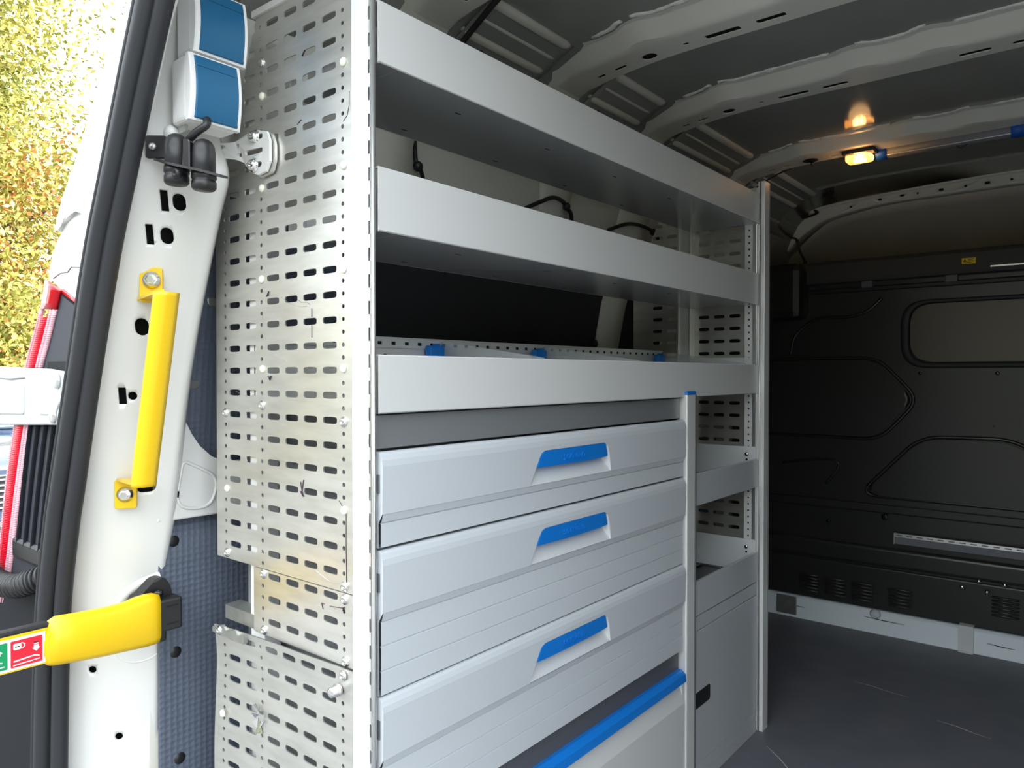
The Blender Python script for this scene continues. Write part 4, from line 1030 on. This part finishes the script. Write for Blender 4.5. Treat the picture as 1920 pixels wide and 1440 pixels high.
e1 = drawer(.8795, 1, 'topmost, shallowest drawer'); e2 = drawer(.7480, 3, 'middle drawer'); e3 = drawer(.5515, 3, 'lowest drawer')
obj('lower_band', B(-.04, -.012, .006, .8965, .306, .3545), 'grey_dark_plastic', dc)
bm = BM(); prism(bm, [(-.02, .3115), (-.004, .3115), (.006, .303), (.008, .287), (-.02, .286)], lambda p, q, a: (p, a, q), .006, .897); obj('pull_bar', bm, 'blue_plastic', dc)
bm = BM(); prism(bm, [(-.02, .286), (-.006, .286), (.006, .2400), (.0035, .045), (-.02, .045)], lambda p, q, a: (p, a, q), .006, .888); obj('flap', bm, 'grey_powder', dc)
bm = BM(); prism(bm, [(-.02, .2855), (.002, .2855), (.002, .236), (-.02, .236)], lambda p, q, a: (p, a, q), .8885, .898); obj('flap_end', bm, 'recess_plastic', dc)
obj('plinth', B(-.035, -.012, .006, .8965, .0, .044), 'grey_powder', dc)

# ================================================================== narrow trays and door cabinet
def tray(z0, z1, label):
    t = thing('shelf_tray', (-.17, 1.147, z0), label, 'tray', 'narrow grey trays beside the drawers')
    obj('floor', B(-.33, -.003, .948, 1.337, z0, z0 + .002), 'door_grey', t).name = 'tray_floor'
    bm = BM(); prism(bm, [(-.0022, z0), (0, z0 + .0018), (0, z1 - .0015), (-.0012, z1), (-.008, z1), (-.008, z1 - .002), (-.0022, z1 - .002)], lambda p, q, a: (p, a, q), .948, 1.345); obj('front_lip', bm, 'door_grey', t)
    obj('side_panel', B(-.33, -.003, 1.338, 1.341, z0, z1 + .033, bev=.0006), 'recess_plastic', t)
    obj('side_panel', B(-.33, -.003, .9485, .951, z0, z1 + .033, bev=.0006), 'door_grey', t)
    obj('back_lip', B(-.332, -.33, .948, 1.34, z0, z0 + .06), 'door_grey', t)
    mt = obj('mat', B(-.325, -.012, .955, 1.333, z0 + .002, z0 + .026, bev=.006), 'mat_rubber', t)
    for x in (-.08, -.15, -.22): obj('mat_ridge', T([(x, .97, z0 + .026), (x, .98, z0 + .030), (x, 1.305, z0 + .030), (x, 1.315, z0 + .026)], .004, 8), 'black_gloss', mt)
    obj('mat_edge', T([(-.03, 1.325, z0 + .027), (-.30, 1.325, z0 + .027)], .003, 6), 'mat_rubber', mt)
    copy_at(scr0, t, (-.028, 1.338, z1 + .012))
    bm = BM(); lathe(bm, [(.003, 0), (.003, -.0006), (.0004, -.0006)], 'y', 8); placed('hole', bm, 'hole_dark', t, (-.028, 1.338, z1 - .002))
tray(.6735, .7505, 'narrow grey tray with black mat right of the top drawers, the upper tray')
tray(.4145, .4955, 'narrow grey tray with black mat directly above the grey cabinet door, the lower tray')
cab2 = thing('door_cabinet', (-.17, 1.147, 0), 'small grey metal floor cabinet with black finger-hole door beside the drawers', 'cabinet')
obj('body', B(-.36, -.025, .950, 1.334, .0, .376), 'door_grey', cab2)
obj('top_strip', B(-.024, -.001, .949, 1.345, .3795, .4125, bev=.0008), 'door_grey', cab2)
door = obj('door', B(-.022, .0, .9495, 1.343, .0625, .3775, bev=.0012), 'door_grey', cab2)
bm = BM(); prism(bm, round_poly([(.9565, .197), (1.0405, .1975), (1.0405, .2345), (.9565, .2345)], .006, 3), fnX, -.0005, .0012, bev=.0004); obj('handle', bm, 'black_plastic', door)
obj('hinge_strip', B(-.012, -.002, 1.3435, 1.350, .0625, .3775), 'recess_plastic', cab2)
obj('plinth', B(-.022, -.002, .950, 1.346, .0, .030, bev=.0008), 'door_grey', cab2)
obj('base_strip', B(-.022, -.001, .950, 1.346, .0315, .0610, bev=.0008), 'door_grey', cab2)

# ================================================================== small things by the bulkhead and roof
# ceiling lamp
cl = thing('ceiling_lamp', (.127, 1.862, 1.64), 'small lit amber ceiling lamp in a dark housing under the roof rib', 'lamp')
bm = BM(); box(bm, .080, .176, 1.828, 1.885, 1.672, 1.688, bev=.004); obj('housing', bm, 'lamp_body', cl)
bm = BM(); box(bm, .089, .167, 1.832, 1.878, 1.646, 1.672, bev=.011, seg=3); obj('lens', bm, 'lamp_lens', cl)
bm = BM(); bmesh.ops.create_uvsphere(bm, u_segments=14, v_segments=8, radius=.010); bmesh.ops.scale(bm, vec=(1.9, 1, .8), verts=bm.verts)
placed('bulb', bm, 'lamp_bulb', cl, (.130, 1.852, 1.657))
bm = BM()
for k in range(6): tube(bm, [(.094 + .013 * k, 1.8315, 1.651), (.094 + .013 * k, 1.8315, 1.668)], .0022, 6)
obj('lens_rib', bm, 'lamp_lens', cl)
ll = bpy.data.lights.new('lamp_light', 'POINT'); ll.energy = .05; ll.color = (1, .55, .22); ll.shadow_soft_size = .03
lo_ = bpy.data.objects.new('lamp_light', ll); COL.objects.link(lo_); lo_.location = (.130, 1.85, 1.634)
# grey tube with blue wrapped ends
tb = thing('ceiling_tube', (.355, 1.905, 1.66), 'grey plastic tube with blue wrapped ends fixed under the roof rib', 'tube')
obj('tube', T([(.170, 1.905, 1.680), (.80, 1.905, 1.680)], .0215, 18), 'tube_grey', tb)
obj('groove', T([(.175, 1.889, 1.6655), (.795, 1.889, 1.6655)], .0012, 6), 'grey_plastic', tb)
for x in (.166, .520): obj('blue_wrap', T([(x, 1.905, 1.680), (x + .001, 1.905, 1.680), (x + .030, 1.905, 1.680), (x + .031, 1.905, 1.680)], [.0225, .0235, .0235, .0225], 18), 'tape_blue', tb)
obj('wire_hook', T(spline([(.385, 1.898, 1.661), (.392, 1.895, 1.653), (.40, 1.895, 1.651), (.415, 1.898, 1.661)], 5), .0016, 6), 'black_plastic', tb)
# black rubber plug under the rib
rp_ = thing('roof_plug', (-.025, 1.86, 1.665), 'round black rubber plug in the roof rib left of the lamp', 'plug')
bm = BM(); lathe(bm, [(.026, .0), (.024, -.006), (.012, -.009), (.0005, -.009)], 'z', 18); placed('disc', bm, 'black_plastic', rp_, (-.025, 1.862, 1.687))
bm = BM(); lathe(bm, [(.004, 0), (.005, -.008), (.003, -.016), (.0005, -.017)], 'z', 10); placed('stem', bm, 'black_plastic', rp_, (-.018, 1.860, 1.679))
tag(obj('rib_cable', T(spline([(-.06, 1.90, 1.688), (-.13, 1.905, 1.672), (-.19, 1.91, 1.652), (-.25, 1.92, 1.622), (-.29, 1.93, 1.60)], 6), .0028, 8), 'black_plastic'), 'thin black cable along the roof rib above the far rack post', 'cable')
pc = thing('plug_cable', (-.27, 2.62, 1.40), 'black connector plug dangling on a kinked cable over the front header', 'cable')
obj('cable', T(spline([(-.178, 2.49, 1.702), (-.225, 2.55, 1.698), (-.253, 2.582, 1.690), (-.217, 2.582, 1.662), (-.235, 2.582, 1.652), (-.294, 2.582, 1.637), (-.339, 2.582, 1.601), (-.335, 2.585, 1.573), (-.305, 2.592, 1.558), (-.296, 2.605, 1.511), (-.275, 2.63, 1.45), (-.265, 2.63, 1.41)], 7), .0045, 8), 'black_plastic', pc)
dv = Vector((.055, -.06, .002)).normalized()
obj('plug', T([Vector((-.180, 2.492, 1.702)) + dv * t for t in (0, .004, .066, .070)], [.008, .0115, .0115, .009], 10, sy=.8), 'black_plastic', pc)
obj('plug_collar', T([Vector((-.180, 2.492, 1.702)) + dv * t for t in (.070, .072, .092, .094)], [.011, .013, .013, .010], 12), 'black_gloss', pc)
for c in ((-.219, 2.582, 1.661), (-.337, 2.582, 1.596), (-.303, 2.594, 1.553), (-.28, 2.625, 1.462)):
    bm = BM(); bmesh.ops.create_uvsphere(bm, u_segments=10, v_segments=6, radius=.008); placed('cable_clip', bm, 'black_plastic', pc, c)
# wiring on the side wall seen between the shelves
for pts, lab, nm in (([(-.355, .408, 1.52), (-.365, .413, 1.47), (-.37, .422, 1.42), (-.36, .424, 1.405), (-.375, .45, 1.385)], 'black cable hanging on the side wall behind the near end of the second shelf', 'wall_cable'),
                     ([(-.37, .78, 1.385), (-.355, .83, 1.41), (-.35, .875, 1.428), (-.352, .92, 1.427), (-.355, .95, 1.412), (-.36, .972, 1.40), (-.375, .99, 1.36)], 'black wiring loom arched over the middle wall pillar behind the shelves', 'wiring_loom'),
                     ([(-.375, 1.18, 1.395), (-.36, 1.24, 1.418), (-.355, 1.30, 1.428), (-.357, 1.38, 1.428), (-.36, 1.43, 1.418), (-.365, 1.462, 1.40), (-.38, 1.47, 1.36)], 'black wiring loom arched over the far wall pillar behind the shelves', 'wiring_loom')):
    t = thing(nm, pts[-1], lab, 'cable'); P_ = spline(pts, 6)
    obj('cable', T(P_, .0055 if nm == 'wiring_loom' else .0045, 8), 'black_plastic', t)
    c = P_[len(P_) * 3 // 5]; bm = BM(); bmesh.ops.create_uvsphere(bm, u_segments=10, v_segments=6, radius=.011); placed('tape_knot', bm, 'black_plastic', t, tuple(c))
# cable at the roof corner above the near end
tag(obj('roof_cable', T(spline([(-.06, .37, 1.705), (-.10, .40, 1.69), (-.16, .41, 1.665), (-.22, .42, 1.64), (-.30, .42, 1.59)], 6), .006, 8), 'black_plastic'), 'black cable crossing the roof corner just above the top shelf', 'cable')
# aluminium lashing rail on the bulkhead
lr = thing('lashing_rail', (.45, YB - .02, .348), 'aluminium slotted lashing rail on the black bulkhead', 'rail')
obj('rail_body', B(.123, .80, YB - .026, YB - .0101, .348, .3885, bev=.002), 'tube_grey', lr)
bm = BM()
for k in range(20):
    x0 = .123 + .0338 * k; perf(bm, [(x0, x0 + .0338, .3755, .3885, [(x0 + .0169, .382, .021, .0048, 5)])], lambda a, b, d: (a, YB - .0285 + d, b), .002, N=10)
obj('slotted_face', bm, 'alu', lr, recalc=False)
obj('end_cap', B(.1215, .1245, YB - .029, YB - .0105, .348, .3885), 'alu', lr)
# yellow warning sticker
ys = thing('warning_sticker', (.355, YB - .0305, 1.371), 'small yellow warning sticker on the dark panel above the bulkhead', 'sticker')
obj('label', B(.334, .376, YB - .0318, YB - .0302, 1.3700, 1.3905), 'sticker_yellow', ys)
bm = BM(); prism(bm, [(.3385, 1.379), (.3475, 1.379), (.343, 1.387)], fnB, YB - .0319, YB - .0323); obj('triangle', bm, 'hole_dark', ys)
for k, (a, b) in enumerate(((.352, .371), (.352, .367), (.339, .371), (.339, .362))):
    z = 1.3865 - .0038 * k; obj('text_line', B(a, b, YB - .0323, YB - .0318, z - .0008, z + .0008), 'hole_dark', ys)

# ================================================================== outside: ground, car, trees
bm = BM(); loft(bm, [[(x, y, -.62) for x in (-60, -20, -5, 5, 30)] for y in (-40, -8, 0, 8, 40)], smooth=False)
struct(obj('ground', bm, 'asphalt'))
car = thing('parked_car', (-7.4, .93, -.62), 'dark blue parked car at the left edge behind the van', 'car')
GZ = -.62
def carp(name, bm, m_): return obj(name, bm, m_, car)
X0 = -5.7; W = .93; YC = .93
sec = [(-10.0, .55, 1.00, .80), (-9.9, .35, 1.08, .90), (-9.0, .30, 1.12, .93), (-7.4, .28, 1.12, .93), (-6.6, .28, 1.10, .93), (-6.0, .28, 1.04, .91), (-5.75, .32, .97, .86), (-5.66, .42, .88, .76)]
rows = []
for x, zl, zh_, w in sec:
    r = []
    for a, b in ((-1, .1), (-1, .75), (-.95, .93), (-.75, 1), (0, 1.03), (.75, 1), (.95, .93), (1, .75), (1, .1)): r.append((x, YC + a * w, GZ + zl + (zh_ - zl) * b))
    rows.append(r)
bm = BM(); V = loft(bm, rows); bm.faces.new(V[-1]); bm.faces.new(V[0][::-1]); carp('body', bm, 'car_paint')
rows = []
for x, z, w in ((-9.7, 1.10, .80), (-9.2, 1.76, .72), (-8.6, 1.93, .68), (-7.9, 1.95, .68), (-7.4, 1.86, .70), (-6.65, 1.08, .82)):
    rows.append([(x, YC - w - .06, GZ + 1.08), (x, YC - w, GZ + z - .10 * (z - 1.0)), (x, YC - w + .1, GZ + z), (x, YC, GZ + z + .03), (x, YC + w - .1, GZ + z), (x, YC + w, GZ + z - .10 * (z - 1.0)), (x, YC + w + .06, GZ + 1.08)])
bm = BM(); loft(bm, rows); carp('cabin', bm, 'car_paint')
bm = BM(); prism(bm, [(-.58, 1.76), (.58, 1.76), (.70, 1.13), (-.70, 1.13)], lambda p, q, a: (-6.65 - (q - 1.10) * .97 + a, YC + p, GZ + q + a * .6), .0, .03); carp('windscreen', bm, 'car_glass')
for s in (-1, 1):
    bm = BM(); prism(bm, [(-9.2, 1.16), (-6.9, 1.16), (-7.5, 1.58), (-8.9, 1.58)], lambda p, q, a: (p, YC + s * (.80 - (q - 1.1) * .17 + a), GZ + q), .02, .05); carp('side_window', bm, 'car_glass')
    bm = BM(); box(bm, -6.95, -6.80, YC + s * .90 - .09, YC + s * .90 + .09, GZ + 1.08, GZ + 1.22, bev=.03); carp('mirror', bm, 'car_paint')
    bm = BM(); box(bm, -5.80, -5.66, YC + s * .62 - .16, YC + s * .62 + .16, GZ + .76, GZ + .88, bev=.03); carp('headlight', bm, 'clear_lens')
    for x in (-6.45, -9.2):
        bm = BM(); lathe(bm, [(.20, -.11), (.33, -.11), (.34, -.08), (.34, .08), (.33, .11), (.20, .11), (.19, .06), (.02, .05)], 'y', 24); o = placed('wheel', bm, 'car_trim', car, (x, YC + s * .80, GZ + .34))
for k in range(6):
    bm = BM(); box(bm, -5.68, -5.635, YC - .42, YC + .42, GZ + .60 + .042 * k, GZ + .612 + .042 * k, bev=.004); carp('grille_bar', bm, 'alu')
bm = BM(); box(bm, -5.80, -5.655, YC - .46, YC + .46, GZ + .58, GZ + .86, bev=.02); carp('grille', bm, 'car_trim')
bm = BM(); box(bm, -5.85, -5.63, YC - .82, YC + .82, GZ + .32, GZ + .52, bev=.05); carp('bumper', bm, 'car_trim')

def tree(loc, h, cr, n, label, seed, red=.15, size=.058):
    rnd = random.Random(seed); x, y = loc
    t = thing('autumn_tree', (x, y, GZ), label, 'tree', 'autumn trees beyond the van')
    bm = BM(); tube(bm, spline([(x, y, GZ), (x + .05, y, GZ + h * .2), (x - .05, y + .1, GZ + h * .45), (x, y, GZ + h * .85)], 4), [.22 - .19 * i / 12 for i in range(13)], 10); obj('trunk', bm, 'bark', t)
    bm = BM(); tips = []
    for k in range(46):
        zb = GZ + h * rnd.uniform(.08, .92); a = rnd.uniform(0, 6.28); L_ = cr * rnd.uniform(.5, 1.0) * (1.15 - .35 * (zb - GZ) / h)
        p0 = Vector((x, y, zb)); p2 = p0 + Vector((math.cos(a) * L_, math.sin(a) * L_, L_ * rnd.uniform(.05, .6))); p1 = p0.lerp(p2, .5) + Vector((0, 0, -.1))
        tube(bm, [p0, p1, p2], [.05, .03, .008], 6); tips += [p0.lerp(p2, .5), p0.lerp(p2, .75), p2]
    obj('branches', bm, 'bark', t)
    for nm, m_, share in (('leaves', 'leaf_yellow', 1 - red), ('red_leaves', 'leaf_red', red)):
        vs_ = []; fs = []
        for i in range(int(n * share)):
            c = rnd.choice(tips); r = cr * .30
            p = c + Vector((rnd.gauss(0, r), rnd.gauss(0, r), rnd.gauss(0, r)))
            if nm == 'red_leaves': p.z = GZ + .2 + (p.z - GZ) * .55
            if p.z < GZ + .1: continue
            u = Vector((rnd.gauss(0, 1), rnd.gauss(0, 1), rnd.gauss(0, 1))).normalized(); v = u.cross(Vector((rnd.gauss(0, 1), rnd.gauss(0, 1), rnd.gauss(0, 1)))).normalized()
            s = size * rnd.uniform(.6, 1.3); b = len(vs_)
            vs_ += [p - u * s, p + v * s * .5, p + u * s, p - v * s * .5]; fs.append((b, b + 1, b + 2, b + 3))
        off = t.location
        me = bpy.data.meshes.new(nm); me.from_pydata([tuple(q - off) for q in vs_], [], fs); me.materials.append(MATS[m_])
        o = bpy.data.objects.new(nm, me); COL.objects.link(o); o.parent = t; o['kind'] = 'stuff'
tree((-15.5, 3.7), 10.0, 2.5, 130000, 'yellow-green autumn tree at the left edge behind the parked car', 1)
tree((-23, 9.6), 7.2, 1.8, 40000, 'lower yellow autumn tree next to the white van corner', 2, .22)
tree((-20, -4.5), 9.5, 2.8, 30000, 'tall yellow-green autumn tree behind the left side of the parked car', 3)

# unseen foliage added behind the camera to block low light, faintly mirrored in panel
rnd = random.Random(11); vs_ = []; fs = []
for i in range(26000):
    x = rnd.uniform(-18, 18); y = -11 + rnd.gauss(0, .8); h = (4.6 if x > -2 else 3.0) + 1.2 * math.sin(x * .9) + .6 * math.sin(x * 2.3)
    p = Vector((x, y, GZ + h * rnd.random() ** .8)); u = Vector((rnd.gauss(0, 1), rnd.gauss(0, 1), rnd.gauss(0, 1))).normalized(); v = u.cross(Vector((rnd.gauss(0, 1), rnd.gauss(0, 1), rnd.gauss(0, 1)))).normalized()
    s_ = rnd.uniform(.12, .24); b = len(vs_); vs_ += [p - u * s_, p + v * s_ * .6, p + u * s_, p - v * s_ * .6]; fs.append((b, b + 1, b + 2, b + 3))
me = bpy.data.meshes.new('light_block_foliage'); me.from_pydata([tuple(q) for q in vs_], [], fs); me.materials.append(MATS['block_foliage_green'])
o = bpy.data.objects.new('light_block_foliage', me); COL.objects.link(o); o['kind'] = 'stuff'
o['label'] = 'unseen yellow-green foliage added to block low light, faintly mirrored in the perforated panel'; o['category'] = 'foliage'
